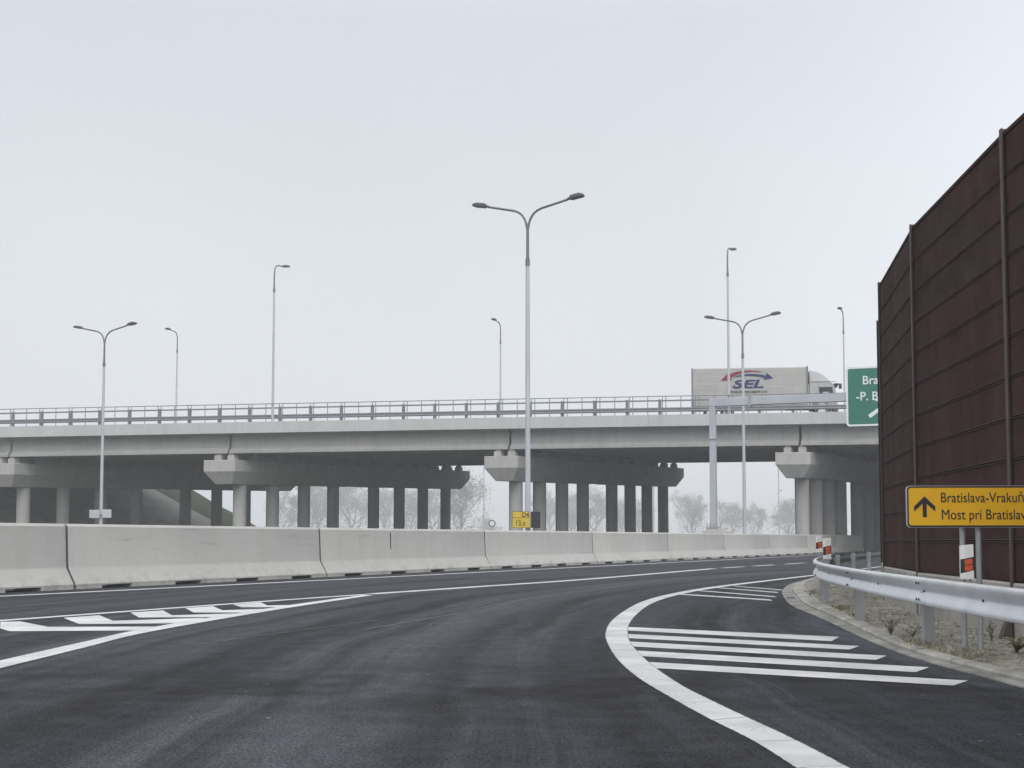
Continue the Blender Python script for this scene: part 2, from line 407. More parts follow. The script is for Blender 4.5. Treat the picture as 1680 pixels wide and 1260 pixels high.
def text_mesh(s, cap, width=None, bold=0.0, shear=0.0, thick=0.0015):
    def raw(x):
        c = bpy.data.curves.new("lettering", 'FONT'); c.body = x; c.size = 1.0; c.offset = bold; c.extrude = 0.5
        c.shear = shear; c.resolution_u = 5
        o = bpy.data.objects.new("lettering", c); COL.objects.link(o)
        dg = bpy.context.evaluated_depsgraph_get()
        me = bpy.data.meshes.new_from_object(o.evaluated_get(dg))
        bpy.data.objects.remove(o); bpy.data.curves.remove(c); return me
    b = raw("B"); ch = max(v.co.y for v in b.vertices) - min(v.co.y for v in b.vertices)
    me = raw(s)
    x0 = min(v.co.x for v in me.vertices); x1 = max(v.co.x for v in me.vertices)
    sy = cap / ch; sx = width / (x1 - x0) if width else sy
    for v in me.vertices:
        v.co = ((v.co.x - x0) * sx, -v.co.z * 2 * thick, v.co.y * sy)
    me.update(); return me
def text_obj(name, s, mat, parent, pos, cap, width=None, bold=0.0, shear=0.0, thick=0.0015):
    me = text_mesh(s, cap, width, bold, shear, thick)
    me.materials.clear(); me.materials.append(mat)
    o = bpy.data.objects.new(name, me); COL.objects.link(o); o.parent = parent; o.location = pos; return o
def round_rect(x0, x1, z0, z1, r, n=5):
    pts = []
    for cx, cz, a0 in ((x1 - r, z0 + r, -90), (x1 - r, z1 - r, 0), (x0 + r, z1 - r, 90), (x0 + r, z0 + r, 180)):
        for k in range(n + 1):
            a = R(a0 + 90 * k / n); pts.append((cx + r * math.cos(a), cz + r * math.sin(a)))
    return pts

# ------------------------------------------------------------------ layout curves (metres, camera at the origin)
def barrier_x(y):
    u = (y - 27.37) / 71.6
    return -9.53 + 0.4155 * (y - 27.37) - (1.5 * u * (1 - u) if 0 <= u <= 1 else 1.5 * u * (1 - u) * 0.3)
WALL = [(4.48, -3.0), (4.48, 1.2), (4.50, 5.35), (4.57, 9.5), (4.725, 13.68), (5.015, 17.92), (5.635, 22.0), (6.585, 25.9),
        (7.88, 29.6), (9.50, 33.2), (11.40, 36.7), (13.55, 40.1), (15.95, 43.4)]
KERB = smooth_path([(3.6, -4), (3.58, 2), (3.52, 7), (3.42, 10.5), (3.38, 12), (3.43, 13.5), (3.6, 15.5), (3.80, 17.5), (3.98, 19.5),
                    (4.16, 21.7), (4.50, 24.2), (5.2, 28.3), (6.05, 32.1), (6.95, 35.2), (7.95, 38.2), (9.95, 42.8), (12.9, 49.0), (17.4, 58), (24, 72)])
RAIL = smooth_path([(3.42, -4), (3.40, 2), (3.40, 7), (3.46, 10), (3.64, 13.2), (3.95, 17.1), (4.54, 21.7), (5.55, 26.6), (6.85, 31.6),
                    (8.3, 36.3), (9.75, 40.6), (11.6, 45.4), (14.9, 53), (18.6, 61)])

# ------------------------------------------------------------------ ground, road
g = MB()
gx = [-2600, -900, -300, -120, -60, 0, 60, 120, 300, 900, 2600]; gy = [-400, -60, 0, 60, 120, 180, 300, 600, 1200, 3600]
g.add([(x, y, -0.03) for y in gy for x in gx],
      [(j * len(gx) + i, j * len(gx) + i + 1, (j + 1) * len(gx) + i + 1, (j + 1) * len(gx) + i) for j in range(len(gy) - 1) for i in range(len(gx) - 1)])
tag(g.build("ground", M['grass'], smooth=0), kind='structure')
def wall_x(y):
    for a, b in zip(WALL, WALL[1:]):
        if a[1] <= y <= b[1]: return a[0] + (b[0] - a[0]) * (y - a[1]) / (b[1] - a[1])
    return WALL[-1][0] + (y - WALL[-1][1]) * 0.72 if y > WALL[-1][1] else WALL[0][0]
ys = [-14, -8] + [i * 3 for i in range(0, 70)]
g = MB(); vs = []
for y in ys:
    a = barrier_x(y) - 15; b = wall_x(y) - 0.15
    vs += [(a, y, 0), (barrier_x(y), y, 0), (b, y, 0)]
g.add(vs, [(3 * i + j, 3 * i + j + 1, 3 * i + j + 4, 3 * i + j + 3) for i in range(len(ys) - 1) for j in (0, 1)])
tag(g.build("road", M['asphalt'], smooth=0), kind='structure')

# kerb and gravel strip
KN = [0.18 if p.y < 13 else 0.18 + 0.30 * min(1, max(0, (p.y - 13) / 11)) if p.y < 26 else 0.48 - 0.2 * min(1, (p.y - 26) / 10) for p in KERB]
KH = 0.058
fr = list(zip(path_frames(KERB), KN))
g = MB(); g.loft([[p + Vector((0, 0, -0.05)), p + Vector((0, 0, 0.010)), p - nrm * (w * 0.46) + Vector((0, 0, 0.020)), p - nrm * (w * 0.46) + Vector((0, 0, -0.05))] for (p, d, nrm), w in fr])
tag(g.build("gutter", M['gutter'], smooth=20), kind='structure')
g = MB()
for k in range(0, len(fr) - 1, 2):                    # kerb stones, a little uneven, open joints
    a, b = fr[k], fr[min(k + 2, len(fr) - 1)]; mid = fr[min(k + 1, len(fr) - 1)]
    dz = random.uniform(-0.003, 0.003); do = random.uniform(-0.006, 0.006); rings = []
    for u, ((p, d, nrm), w) in ((0.006, a), (0, mid), (-0.006, b)):
        q = -nrm; p = p + d * u + q * do
        rings.append([p + q * (w * 0.47) + Vector((0, 0, -0.04)), p + q * (w * 0.47) + Vector((0, 0, 0.040 + dz)), p + q * (w * 0.54 + 0.012) + Vector((0, 0, KH + dz)),
                      p + q * w + Vector((0, 0, KH + 0.006 + dz)), p + q * w + Vector((0, 0, -0.04))])
    g.loft(rings)
tag(g.build("kerb", M['kerb'], smooth=20), kind='structure')
g = MB(); vs = []; NA = 14; rows = []
for (p, d, nrm), w in zip(path_frames(KERB), KN):
    a = p - nrm * (w - 0.012)
    bx = wall_x(a.y + 0.2) + 0.35
    rows.append([(a.x + (bx - a.x) * k / NA, a.y + 0.1 * k / NA,
                  KH - 0.008 + 0.035 * min(1, k / 3) + (random.uniform(-0.012, 0.016) if 0 < k else 0)) for k in range(NA + 1)])
fs = [(i * (NA + 1) + j, i * (NA + 1) + j + 1, (i + 1) * (NA + 1) + j + 1, (i + 1) * (NA + 1) + j) for i in range(len(rows) - 1) for j in range(NA)]
g.add([q for r in rows for q in r], fs); tag(g.build("gravel_ground", M['soil'], smooth=60), kind='structure')
g = MB()
for _ in range(5200):
    i = random.randrange(24, len(KERB) - 45); u = random.random()
    r = rows[i]; k = u * NA * 0.98; a = r[int(k)]; b = r[min(int(k) + 1, NA)]; c = rows[i + 1][int(k)]
    f = k - int(k); h = random.random()
    x = a[0] + (b[0] - a[0]) * f + (c[0] - a[0]) * h; y = a[1] + (c[1] - a[1]) * h; z = a[2]
    s = random.choice((0.007, 0.009, 0.011, 0.014, 0.02)) * random.uniform(0.7, 1.3)
    pts = [(x + s * random.uniform(.6, 1.2) * cx, y + s * random.uniform(.6, 1.2) * cy, z + s * random.uniform(.4, .9) * cz) for cx, cy, cz in
           ((1, 0, 0), (0, 1, 0), (-1, 0, 0), (0, -1, 0), (0, 0, 1), (0, 0, -1))]
    g.add(pts, [(0, 1, 4), (1, 2, 4), (2, 3, 4), (3, 0, 4), (1, 0, 5), (2, 1, 5), (3, 2, 5), (0, 3, 5)])
o = g.build("gravel", M['stone'], smooth=0)
tag(o, "loose pebbles scattered over the sandy strip behind the steel guardrail", "gravel", kind='stuff')
# drain grate in the kerb
dp, dd = at_y(KERB, 24.6)
dr = empty("drain_grate", (dp.x + 0.10, dp.y, 0.012), math.atan2(dd.y, dd.x), "dark slotted drain grate set low in the kerb at the island tip", "drain")
g = MB(); g.box(-0.32, 0.32, -0.10, 0.10, 0.0, 0.016); g.build("frame", M['galvdull'], dr)
for k in range(5):
    g = MB(); g.box(-0.26 + 0.11 * k, -0.18 + 0.11 * k, -0.075, 0.075, 0.016, 0.019); g.build("slot", M['black'], dr)

# ------------------------------------------------------------------ painted markings (4 mm sheets)
def strip(name, left, right, z, mat, n=6):
    a = smooth_path(left, n); b = smooth_path(right, n)
    g = MB(); m = min(len(a), len(b))
    g.add([(p.x, p.y, z) for p in a[:m]] + [(p.x, p.y, z) for p in b[:m]], [(i, m + i, m + i + 1, i + 1) for i in range(m - 1)])
    o = g.build(name, mat, smooth=0)
    uv = o.data.uv_layers.new(name="UVMap"); acc = [0.0]
    for i in range(1, m): acc.append(acc[-1] + (a[i] - a[i - 1]).length)
    for l in o.data.loops:
        k = l.vertex_index; uv.data[l.index].uv = (0.0 if k < m else 1.0, acc[k % m])
    return tag(o, kind='structure')
def line(name, pts, w, z, mat, n=6):
    p = smooth_path(pts, n)
    L_, R_ = [], []
    for q, d, nrm in path_frames(p):
        L_.append(q + nrm * w / 2); R_.append(q - nrm * w / 2)
    return strip(name, L_, R_, z, mat, 1)
wl = [(1.36, 3.5), (1.30, 5.2), (1.24, 6.5), (1.19, 7.39), (1.10, 8.2), (1.01, 9.22), (0.91, 10.63), (0.875, 12.28), (0.92, 14.3), (1.0, 15.78), (1.19, 17.81), (1.55, 20.45), (2.07, 23.51), (2.78, 26.5), (3.85, 29.95), (5.28, 33.6), (8.1, 40.4), (10.4, 46), (13.1, 52.9), (17, 62), (22, 73)]
wr = [(1.62, 3.5), (1.55, 5.2), (1.47, 6.6), (1.41, 7.44), (1.32, 8.33), (1.235, 9.22), (1.16, 10.2), (1.115, 11.9), (1.14, 14.0), (1.23, 15.6), (1.40, 17.5), (1.72, 20.0), (2.2, 23.0), (2.88, 26.0), (3.95, 29.5), (5.42, 33.3), (8.25, 40.2), (10.55, 45.9), (13.24, 52.8), (17.15, 61.9), (22.15, 72.9)]
strip("wide_edge_line", wl, wr, 0.004, M['markwide'])
line("edge_line", [(-13.5, 16), (-8.97, 25.8), (-3.6, 38.2), (2.87, 53.5), (9.9, 70.3), (18.2, 89.9), (28, 113)], 0.26, 0.004, M['mark'])
line("lane_line", [(-8.6, 12.5), (-6.29, 18.09), (-4.06, 23.5), (-2.66, 26.7)], 0.20, 0.003, M['mark'])
line("lane_line", [(-2.58, 26.85), (-0.65, 31.1), (1.99, 37.0), (6.87, 50.0)], 0.30, 0.004, M['mark'])
for (x0, y0), (x1, y1) in (((7.3, 51.0), (8.4, 53.3)), ((9.0, 54.6), (10.2, 57.3)), ((11.0, 59.0), (12.4, 62.2)), ((13.2, 64.0), (14.8, 67.6)), ((16.0, 70.5), (17.6, 74.4)), ((19, 77.5), (21, 82.2)), ((22.6, 86), (24.8, 91))):
    line("lane_dash", [(x0, y0), ((x0 + x1) / 2, (y0 + y1) / 2), (x1, y1)], 0.26, 0.004, M['mark'])
strip("gore_line", [(-4.35, 6.0), (-4.24, 9.5), (-4.22, 12.3), (-4.18, 14.3), (-4.12, 16.4), (-3.78, 19.4), (-3.30, 22.8), (-2.68, 26.3)],
      [(-4.10, 6.0), (-3.99, 9.5), (-3.96, 11.6), (-3.94, 13.6), (-3.93, 15.6), (-3.62, 18.6), (-3.18, 21.9), (-2.46, 26.4)], 0.004, M['mark'])
chev = [[(-6.2, 17.85), (-5.99, 17.94), (-5.3, 16.83), (-4.07, 16.87), (-4.13, 16.16), (-5.47, 16.04), (-5.75, 16.55)],
        [(-5.71, 18.75), (-5.44, 19.4), (-4.9, 18.08), (-3.9, 18.75), (-3.95, 17.55), (-5.11, 17.39)],
        [(-5.21, 20.1), (-4.91, 20.7), (-4.47, 19.37), (-3.65, 19.94), (-3.7, 18.94), (-4.77, 18.83)],
        [(-4.75, 21.4), (-4.47, 22.0), (-4.08, 20.73), (-3.5, 21.18), (-3.55, 20.11), (-4.35, 20.11)],
        [(-4.29, 22.6), (-3.98, 23.3), (-3.69, 22.22), (-3.3, 22.4), (-3.36, 21.72), (-3.98, 21.65)]]
def poly_mark(name, pts, z):
    g = MB(); g.add([(x, y, z) for x, y in pts], [tuple(range(len(pts)))]); o = g.build(name, M['markpoly'], smooth=0)
    return tag(o, kind='structure')
for c in chev: poly_mark("gore_chevron", c, 0.002)
for a, b, c, d in (((1.12, 16.97), (3.36, 15.12), (3.14, 14.49), (1.10, 16.30)), ((1.06, 15.7), (3.26, 13.83), (3.06, 13.38), (1.05, 15.03)),
                   ((1.02, 14.53), (3.22, 12.68), (3.02, 12.24), (1.0, 13.87)), ((1.0, 13.36), (3.26, 11.54), (3.04, 11.12), (1.0, 12.72)),
                   ((1.0, 12.12), (3.23, 10.46), (3.02, 10.11), (1.0, 11.55))):
    poly_mark("hatch_stripe", [a, b, c, d], 0.002)
for a, b in (((4.75, 31.4), (5.35, 29.01)), ((4.2, 30.6), (5.02, 27.68)), ((3.55, 28.95), (4.61, 25.63)), ((3.0, 26.95), (4.29, 24.23))):
    ax, ay = a; bx, by = b
    poly_mark("hatch_stripe", [(ax, ay + 0.25), (bx, by + 0.25), (bx - 0.05, by - 0.3), (ax, ay - 0.3)], 0.002)
line("asphalt_seam", [(-1.65, 16.3), (-0.9, 19.2), (0.0, 23.6), (1.1, 27.6), (2.6, 32.0)], 0.035, 0.004, M['seam'])
line("asphalt_seam", [(-3.0, 14.0), (-2.2, 16.6), (-1.65, 18.2)], 0.025, 0.004, M['seam'])

# ------------------------------------------------------------------ concrete safety barrier, block by block
BH = 1.31
BPROF = [(-0.36, 0.07), (-0.36, 0.10), (-0.175, 0.40), (-0.155, 0.46), (-0.115, 1.255), (-0.075, BH), (0.075, BH), (0.115, 1.255), (0.155, 0.46), (0.175, 0.40), (0.36, 0.10), (0.36, 0.07)]
def barrier_block(length):
    prof = BPROF
    g = MB(); h = length / 2 - 0.04
    def ring(x, k):
        return [(x, a * k, b if b > 0.2 or k == 1 else b) for a, b in prof]
    g.loft([ring(-h, 0.94), ring(-h + 0.018, 1), ring(h - 0.018, 1), ring(h, 0.94)])
    cuts = [-h + 0.02]
    for f in (0.13, 0.38, 0.62, 0.87):
        c = -length / 2 + f * length; cuts += [c - 0.5, c + 0.5]
    cuts.append(h - 0.02)
    for a, b in zip(cuts[::2], cuts[1::2]): g.box(a, b, -0.358, 0.358, -0.02, 0.0702)
    return g
joints = [18.6, 29.4, 39.0, 49.4, 59.6, 69.5, 79.1, 88.8, 98.6, 108.5, 118.4]
blab = ["pale concrete barrier block cut off by the frame beside the striped gore",
        "long concrete barrier block below the lamp post carrying two pale plates",
        "concrete barrier block with a dark crack line, below the columns of the second pier",
        "concrete barrier block standing in front of the yellow kilometre sign",
        "concrete barrier block in front of the dark far columns right of the kilometre sign",
        "concrete barrier block below the round bushy tree and the gantry pedestal",
        "concrete barrier block below the twin lamp whose pole passes in front of the lorry",
        "concrete barrier block just below the near column of the pier beside the noise wall",
        "concrete barrier block at the edge of the bridge shade, behind the two small delineators",
        "shaded concrete barrier block farthest under the overpass, beside the noise wall's end"]
proto = None
for i, (y0, y1) in enumerate(zip(joints, joints[1:])):
    a = Vector((barrier_x(y0), y0, 0)); b = Vector((barrier_x(y1), y1, 0)); c = (a + b) / 2; d = (b - a)
    nr = Vector((-d.y, d.x, 0)).normalized() * 0.36
    o = barrier_block(d.length).build("concrete_barrier", M['barrier'], smooth=25)
    o.location = c + nr; o.rotation_euler = (0, 0, math.atan2(d.y, d.x))
    hl_ = d.length / 2
    g = MB(); g.loft([[(x, a_ * 0.90, min(b_, 1.285)) for a_, b_ in BPROF] for x in (hl_ - 0.038, hl_ + 0.038)]); g.build("gap_shade", M['gapshade_crack'], o, 20)  # dark strip painting the shade inside the open joint
    if i == 2:
        g = MB(); xc = -0.13 * d.length; g.add([(xc - 0.03, -0.147, 0.72), (xc + 0.03, -0.147, 0.72), (xc + 0.045, -0.122, 1.19), (xc - 0.02, -0.122, 1.19)], [(0, 1, 2, 3)]); g.build("crack", M['gapshade_crack'], o, 0)
    tag(o, blab[i] if i < len(blab) else blab[-1], "barrier", "concrete safety barrier blocks along the carriageway")

# ------------------------------------------------------------------ overpass
LV = Vector((0.9897, -0.143, 0)); TV = Vector((0.405, 0.914, 0)); P0 = Vector((-0.5, 103, 0))
def zf(t):
    x = -0.5 + 0.9897 * t
    return 9.585 + 0.0052 * x - 0.00003 * x * x
def bp(t, s, z): return P0 + LV * t + TV * s + Vector((0, 0, zf(t) + 0.022 * s + z))
def dsweep(mb, prof, t0, t1, n=None):
    n = n or max(1, int((t1 - t0) / 5))
    return mb.loft([[bp(t0 + (t1 - t0) * k / n, s, z) for s, z in prof] for k in range(n + 1)])
bridge = empty("overpass_bridge", (0, 0, 0), 0, "long grey concrete motorway overpass on round columns crossing the whole view", "bridge")
T0, T1 = -57.0, 60.0
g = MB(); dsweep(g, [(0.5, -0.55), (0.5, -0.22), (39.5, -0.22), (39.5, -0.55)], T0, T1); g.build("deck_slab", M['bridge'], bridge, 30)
piers = [-38.15, -21.1, -0.40, 19.9, 39.8]
g = MB()
fx = [T0] + [p + 0.35 for p in piers] + [T1]
cuts = []
t = T0
while t < T1 - 0.1:
    t2 = min(t + 6.1, T1); cuts.append((t, t2)); t = t2
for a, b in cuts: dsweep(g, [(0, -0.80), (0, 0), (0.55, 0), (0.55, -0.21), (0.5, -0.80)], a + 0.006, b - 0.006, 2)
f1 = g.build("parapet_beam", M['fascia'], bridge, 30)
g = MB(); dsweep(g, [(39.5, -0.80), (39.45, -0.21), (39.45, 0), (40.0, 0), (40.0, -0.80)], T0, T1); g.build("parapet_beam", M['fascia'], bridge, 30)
g = MB(); dsweep(g, [(0.56, -0.216), (0.56, -0.20), (39.44, -0.20), (39.44, -0.216)], T0, T1); g.build("carriageway", M['asphalt'], bridge, 30)
bounds = [T0 + 0.5] + [p + 0.35 for p in piers] + [T1]
NG = 14
for gi in range(NG):
    s = 1.15 + gi * (37.7 / (NG - 1))
    prof = [(-0.36, -2.22), (-0.36, -2.05), (-0.30, -1.98), (-0.12, -1.80), (-0.10, -1.0), (-0.42, -0.80), (-0.42, -0.55), (0.42, -0.55), (0.42, -0.80), (0.10, -1.0), (0.12, -1.80), (0.30, -1.98), (0.36, -2.05), (0.36, -2.22)]
    for a, b in zip(bounds, bounds[1:]):
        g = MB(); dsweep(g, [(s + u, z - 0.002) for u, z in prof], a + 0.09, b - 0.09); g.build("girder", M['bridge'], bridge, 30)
COLS = [2.9, 7.3, 11.8, 16.3, 23.1, 27.8, 32.4, 37.1]
for p in piers:
    for s0, s1, cs in ((0.25, 19.3, COLS[:4]), (20.4, 39.75, COLS[4:])):
        def ring(hw, ins, z): return [bp(p - hw, s0 + ins, z), bp(p + hw, s0 + ins, z), bp(p + hw, s1 - ins, z), bp(p - hw, s1 - ins, z)]
        g = MB(); g.loft([ring(0.62, 0.58, -4.48), ring(1.19, 0, -3.55), ring(1.19, 0, -2.72)])
        cap = g.build("pier_cap", M['pier'], bridge, 20, 0.03)
        for s in cs:
            g = MB(); top = bp(p, s, -4.45); base = Vector((top.x, top.y, -0.1))
            g.tube([base, top], 0.5, 28); g.build("column", M['pier'], cap, 40)
        rest = MB()
        for gi in range(NG):
            s = 1.15 + gi * (37.7 / (NG - 1))
            if not (s0 < s < s1): continue
            for dt in (-0.5, 0.5):
                outer = gi < 2 or gi > NG - 3
                g = MB() if outer else rest
                c = [(-0.25, -0.3), (0.25, -0.3), (0.25, 0.3), (-0.25, 0.3)]
                g.loft([[bp(p + dt + u, s + w, z) for u, w in c] for z in (-2.73, -2.36)])
                c2 = [(-0.17, -0.2), (0.17, -0.2), (0.17, 0.2), (-0.17, 0.2)]
                g.loft([[bp(p + dt + u, s + w, z) for u, w in c2] for z in (-2.36, -2.21)])
                if outer: g.build("bearing_block", M['pier'], cap, 20)
        a_, b_ = max(s0, 1.15 + 1.3 * 2.9), min(s1, 1.15 + 2.9 * (NG - 2.35))
        rest.loft([[bp(p + u, s, z) for u, s in ((-0.2, a_), (0.2, a_), (0.2, b_), (-0.2, b_))] for z in (-2.73, -2.23)])  # filler wall added to block light between the inner bearings
        if rest.v: o = rest.build("bearing_block", M['pier'], cap, 20); o['kind'] = 'stuff'  # inner bearing blocks merged with the added light-blocking filler wall

# handrail on the parapet
hr = empty("bridge_handrail", bp(0, 0.12, 0), 0, "thin grey steel handrail running along the edge of the overpass parapet", "handrail")
hl = Vector(hr.location)
g = MB(); g.tube([bp(-52 + i * 4, 0.14, 1.30) - hl for i in range(28)], 0.030, 8); g.build("top_rail", M['rail'], hr)
posts = MB(); k = 0; vis = []
t = -44.0
while t < 29:
    for dt in (0.08, 1.12, 2.14): vis.append(t + dt)
    t += 2.30
vis = vis[:98]
for t in vis:
    g = MB(); g.tube([bp(t, 0.14, -0.02) - hl, bp(t, 0.14, 1.30) - hl], 0.027, 6); g.build("post", M['rail'], hr)
# safety barrier of the deck
gr = empty("bridge_guardrail", bp(0, 1.0, 0), 0, "heavy grey steel guardrail with square posts along the overpass carriageway", "guardrail")
gl = Vector(gr.location)
g = MB(); dsweep(g, [(0.93, 1.00), (0.93, 1.10), (1.05, 1.10), (1.05, 1.00)], -50, 58); [None]
g.v = [tuple(Vector(v) - gl) for v in g.v]; g.build("upper_rail", M['rail'], gr)
g = MB(); dsweep(g, [(0.86, 0.25), (0.80, 0.31), (0.84, 0.40), (0.80, 0.50), (0.86, 0.56), (0.90, 0.56), (0.90, 0.25)], -50, 58)
g.v = [tuple(Vector(v) - gl) for v in g.v]; g.build("beam", M['rail'], gr)
for i in range(46):
    t = -49.2 + 2.30 * i
    g = MB(); c = [(-0.085, 0.91), (0.085, 0.91), (0.085, 1.06), (-0.085, 1.06)]
    g.loft([[bp(t + u, w, z) - gl for u, w in c] for z in (-0.22, 1.14)]); g.build("post", M['rail'], gr)

# ------------------------------------------------------------------ embankment at the far-left abutment
def emb_h(t, s):
    dt = max(0.0, t + 58.9); ds = max(0.0, s - 47.7, -5.0 - s)
    z = 9.3 - math.hypot(dt, ds) / 1.6
    if -0.6 <= s <= 41.2:
        z = min(z, 6.55, 6.0 - (t + 52.9) / 1.95 - 0.03)
    return z
g = MB(); ts = [-140, -110, -90, -75, -66] + [-62 + 1.0 * i for i in range(24)]; ss = [-24 + 1.1 * i for i in range(85)]
vs = []
for s in ss:
    for t in ts:
        q = P0 + LV * t + TV * s; z = emb_h(t, s)
        vs.append((q.x, q.y, max(z, -0.4) + (random.uniform(-0.12, 0.12) if z > 0 and not -1 <= s <= 42 else 0)))
nt_ = len(ts)
g.add(vs, [(j * nt_ + i, j * nt_ + i + 1, (j + 1) * nt_ + i + 1, (j + 1) * nt_ + i) for j in range(len(ss) - 1) for i in range(nt_ - 1)])
tag(g.build("embankment_hill", M['grass'], smooth=60), kind='structure')
g = MB(); vs = []
st = [0.0 + 41.0 * k / 20 for k in range(21)]
for s in st:
    for t, z in ((-53.9, 6.56), (-47.0, 6.0 - (5.9) / 1.95 + 0.04), (-41.3, 0.1)):
        q = P0 + LV * t + TV * s; vs.append((q.x, q.y, z))
g.add(vs, [(j * 3 + i, j * 3 + i + 1, (j + 1) * 3 + i + 1, (j + 1) * 3 + i) for j in range(20) for i in (0, 1)])
tag(g.build("slope_paving", M['paving'], smooth=0), kind='structure')
g = MB(); q = [P0 + LV * t + TV * s for t, s in ((-57.5, 0.3), (-55.0, 0.3), (-55.0, 39.6), (-57.5, 39.6))]
g.loft([[p + Vector((0, 0, z)) for p in q] for z in (4.0, 6.98)])
o = g.build("bridge_abutment", M['pier'], None, 20); tag(o, "dark concrete abutment seat under the far end of the overpass above the paved slope", "abutment")

# ------------------------------------------------------------------ street lamps
def luminaire(parent, name, origin, direction, tilt, L=0.62, W=0.30):
    d = Vector((direction[0], direction[1], 0)).normalized(); side = Vector((-d.y, d.x, 0)); up = Vector((0, 0, 1))
    ax = (d * math.cos(tilt) + up * math.sin(tilt)); upn = (up * math.cos(tilt) - d * math.sin(tilt))
    O = Vector(origin)
    def P(a, b, c): return O + ax * a + side * b + upn * c
    def ring(a, w, lo, hi): return [P(a, -w, lo), P(a, w, lo), P(a, w * 1.02, lo + (hi - lo) * 0.55), P(a, w * 0.72, hi), P(a, -w * 0.72, hi), P(a, -w * 1.02, lo + (hi - lo) * 0.55)]
    g = MB(); g.loft([ring(-0.02, W * 0.16, -0.03, 0.03), ring(0.10, W * 0.22, -0.04, 0.05), ring(0.14, W * 0.46, -0.05, 0.10), ring(L * 0.75, W * 0.5, -0.05, 0.105), ring(L * 0.97, W * 0.42, -0.045, 0.05), ring(L, W * 0.34, -0.04, 0.0)])
    lum = g.build(name, M['lamp'], parent, 30)
    g = MB(); g.loft([[P(a, b, c) for a, b in ((0.18, -W * 0.38), (L * 0.85, -W * 0.38), (L * 0.85, W * 0.38), (0.18, W * 0.38))] for c in (-0.062, -0.052)])
    g.build("glass", M['glass'], lum, 0)
def double_lamp(loc, label, group="twin-arm lamps in the median", h=13.15):
    r = empty("street_lamp", loc, 0, label, "street lamp", group)
    g = MB(); g.tube([(0, 0, 0), (0, 0, 1.2), (0, 0, h - 1.65)], [0.115, 0.108, 0.075], 14); g.build("pole", M['pole'], r)
    g = MB(); g.tube([(0, 0, h - 1.70), (0, 0, h - 1.42)], 0.088, 14); g.build("collar", M['poledark'], r)
    g = MB(); g.tube([(0, 0, h - 1.42), (0, 0, h - 0.22)], [0.062, 0.055], 12); g.build("mast_top", M['poledark'], r)
    g = MB(); g.box(-0.16, 0.16, -0.16, 0.16, 0, 0.03); g.build("base_plate", M['galvdull'], r)
    d = Vector((0.924, -0.383, 0))
    for sgn in (1, -1):
        pts = [(0.0, -0.26), (0.035, -0.05), (0.10, 0.13), (0.21, 0.30), (0.36, 0.42), (0.55, 0.50), (1.0, 0.60), (1.62, 0.74)]
        g = MB(); g.tube([d * (sgn * (a + 0.02)) + Vector((0, 0, h + b)) for a, b in pts], 0.045, 10); arm = g.build("arm", M['poledark'], r)
        luminaire(arm, "luminaire", d * (sgn * 1.64) + Vector((0, 0, h + 0.76)), d * sgn, R(9), 0.66, 0.34)
    return r
lampA = double_lamp((0.60, 55.5, 0), "tall twin-arm street lamp rising behind the yellow kilometre sign")
lampB = copy_tree(lampA); lampB.location = (-24.8, 88.4, 0); lampB['label'] = "twin-arm street lamp with a pair of small pale plates low on its pole"
lampC = copy_tree(lampA); lampC.location = (13.65, 86.0, 0); lampC.scale = (1, 1, 1.018); lampC['label'] = "twin-arm street lamp whose thin pole passes in front of the lorry"

def single_lamp(loc, sgn, label, h, group, arm=1.15):
    r = empty("street_lamp", loc, 0, label, "street lamp", group)
    g = MB(); g.tube([(0, 0, 0), (0, 0, h * 0.83)], [0.10, 0.072], 12); g.build("pole", M['pole'], r)
    g = MB(); g.tube([(0, 0, h * 0.82), (0, 0, h * 0.845)], 0.09, 12); g.build("collar", M['poledark'], r)
    g = MB(); pts = [(0, h * 0.845), (0, h - 0.75), (0.05, h - 0.40), (0.18, h - 0.16), (0.40, h - 0.03), (arm, h + 0.04)]
    d = TV.normalized() * sgn
    g.tube([d * a + Vector((0, 0, b)) for a, b in pts], [0.062, 0.055, 0.05, 0.05, 0.05, 0.045], 10); a = g.build("arm", M['poledark'], r)
    luminaire(a, "luminaire", d * (arm + 0.02) + Vector((0, 0, h + 0.05)), d, R(6), 0.70, 0.40)
    return r
def on_deck(px, s, z=-0.02):
    # bridge coordinate t for a line of sight slope px at deck offset s
    t = (px * (P0.y + TV.y * s) - P0.x - TV.x * s) / (LV.x - px * LV.y)
    return bp(t, s, z)
def deck_lamp(k, s, sgn, top, label):
    b = on_deck(k, s, 0.0 if s < 0.5 or s > 39.5 else -0.2)
    return single_lamp(b, sgn, label, top - b.z, "single-arm lamps on the overpass")
deck_lamp((446 - 840) / 2400, 0.34, 1, 21.05, "single-arm lamp on the near overpass edge above the second pier, its pole clear of others")
deck_lamp((1197.5 - 840) / 2400, 0.34, 1, 21.4, "tallest single-arm lamp on the overpass, its pole in front of the lorry trailer")
deck_lamp((287 - 840) / 2400, 39.7, -1, 21.85, "faint single-arm lamp on the far overpass edge between the two lamps at the frame's left")
deck_lamp((821 - 840) / 2400, 39.7, -1, 22.1, "small faint single-arm lamp on the far overpass edge beside the central twin lamp")
deck_lamp((1388 - 840) / 2400, 39.7, -1, 22.45, "single-arm lamp on the far overpass edge rising behind the green sign")
# lamps along the road beyond the overpass, seen between the columns
for x, y, h, lab in ((40.1, 220, 17.5, "thin lamp pole beyond the overpass beside the twin lamp, its top hidden by the deck"),
                     (17.2, 178, 14.0, "pale lamp pole in the last gap between the columns of the third pier"),
                     (-4.6, 240, 18.5, "faint thin lamp pole in the haze right of the big bare tree"),
                     (62.0, 340, 12.2, "tiny hazy single-arm lamp seen whole beyond the overpass, near the right pier")):
    single_lamp((x, y, 0), 1, lab, h, "hazy lamps beyond the overpass", 1.9)

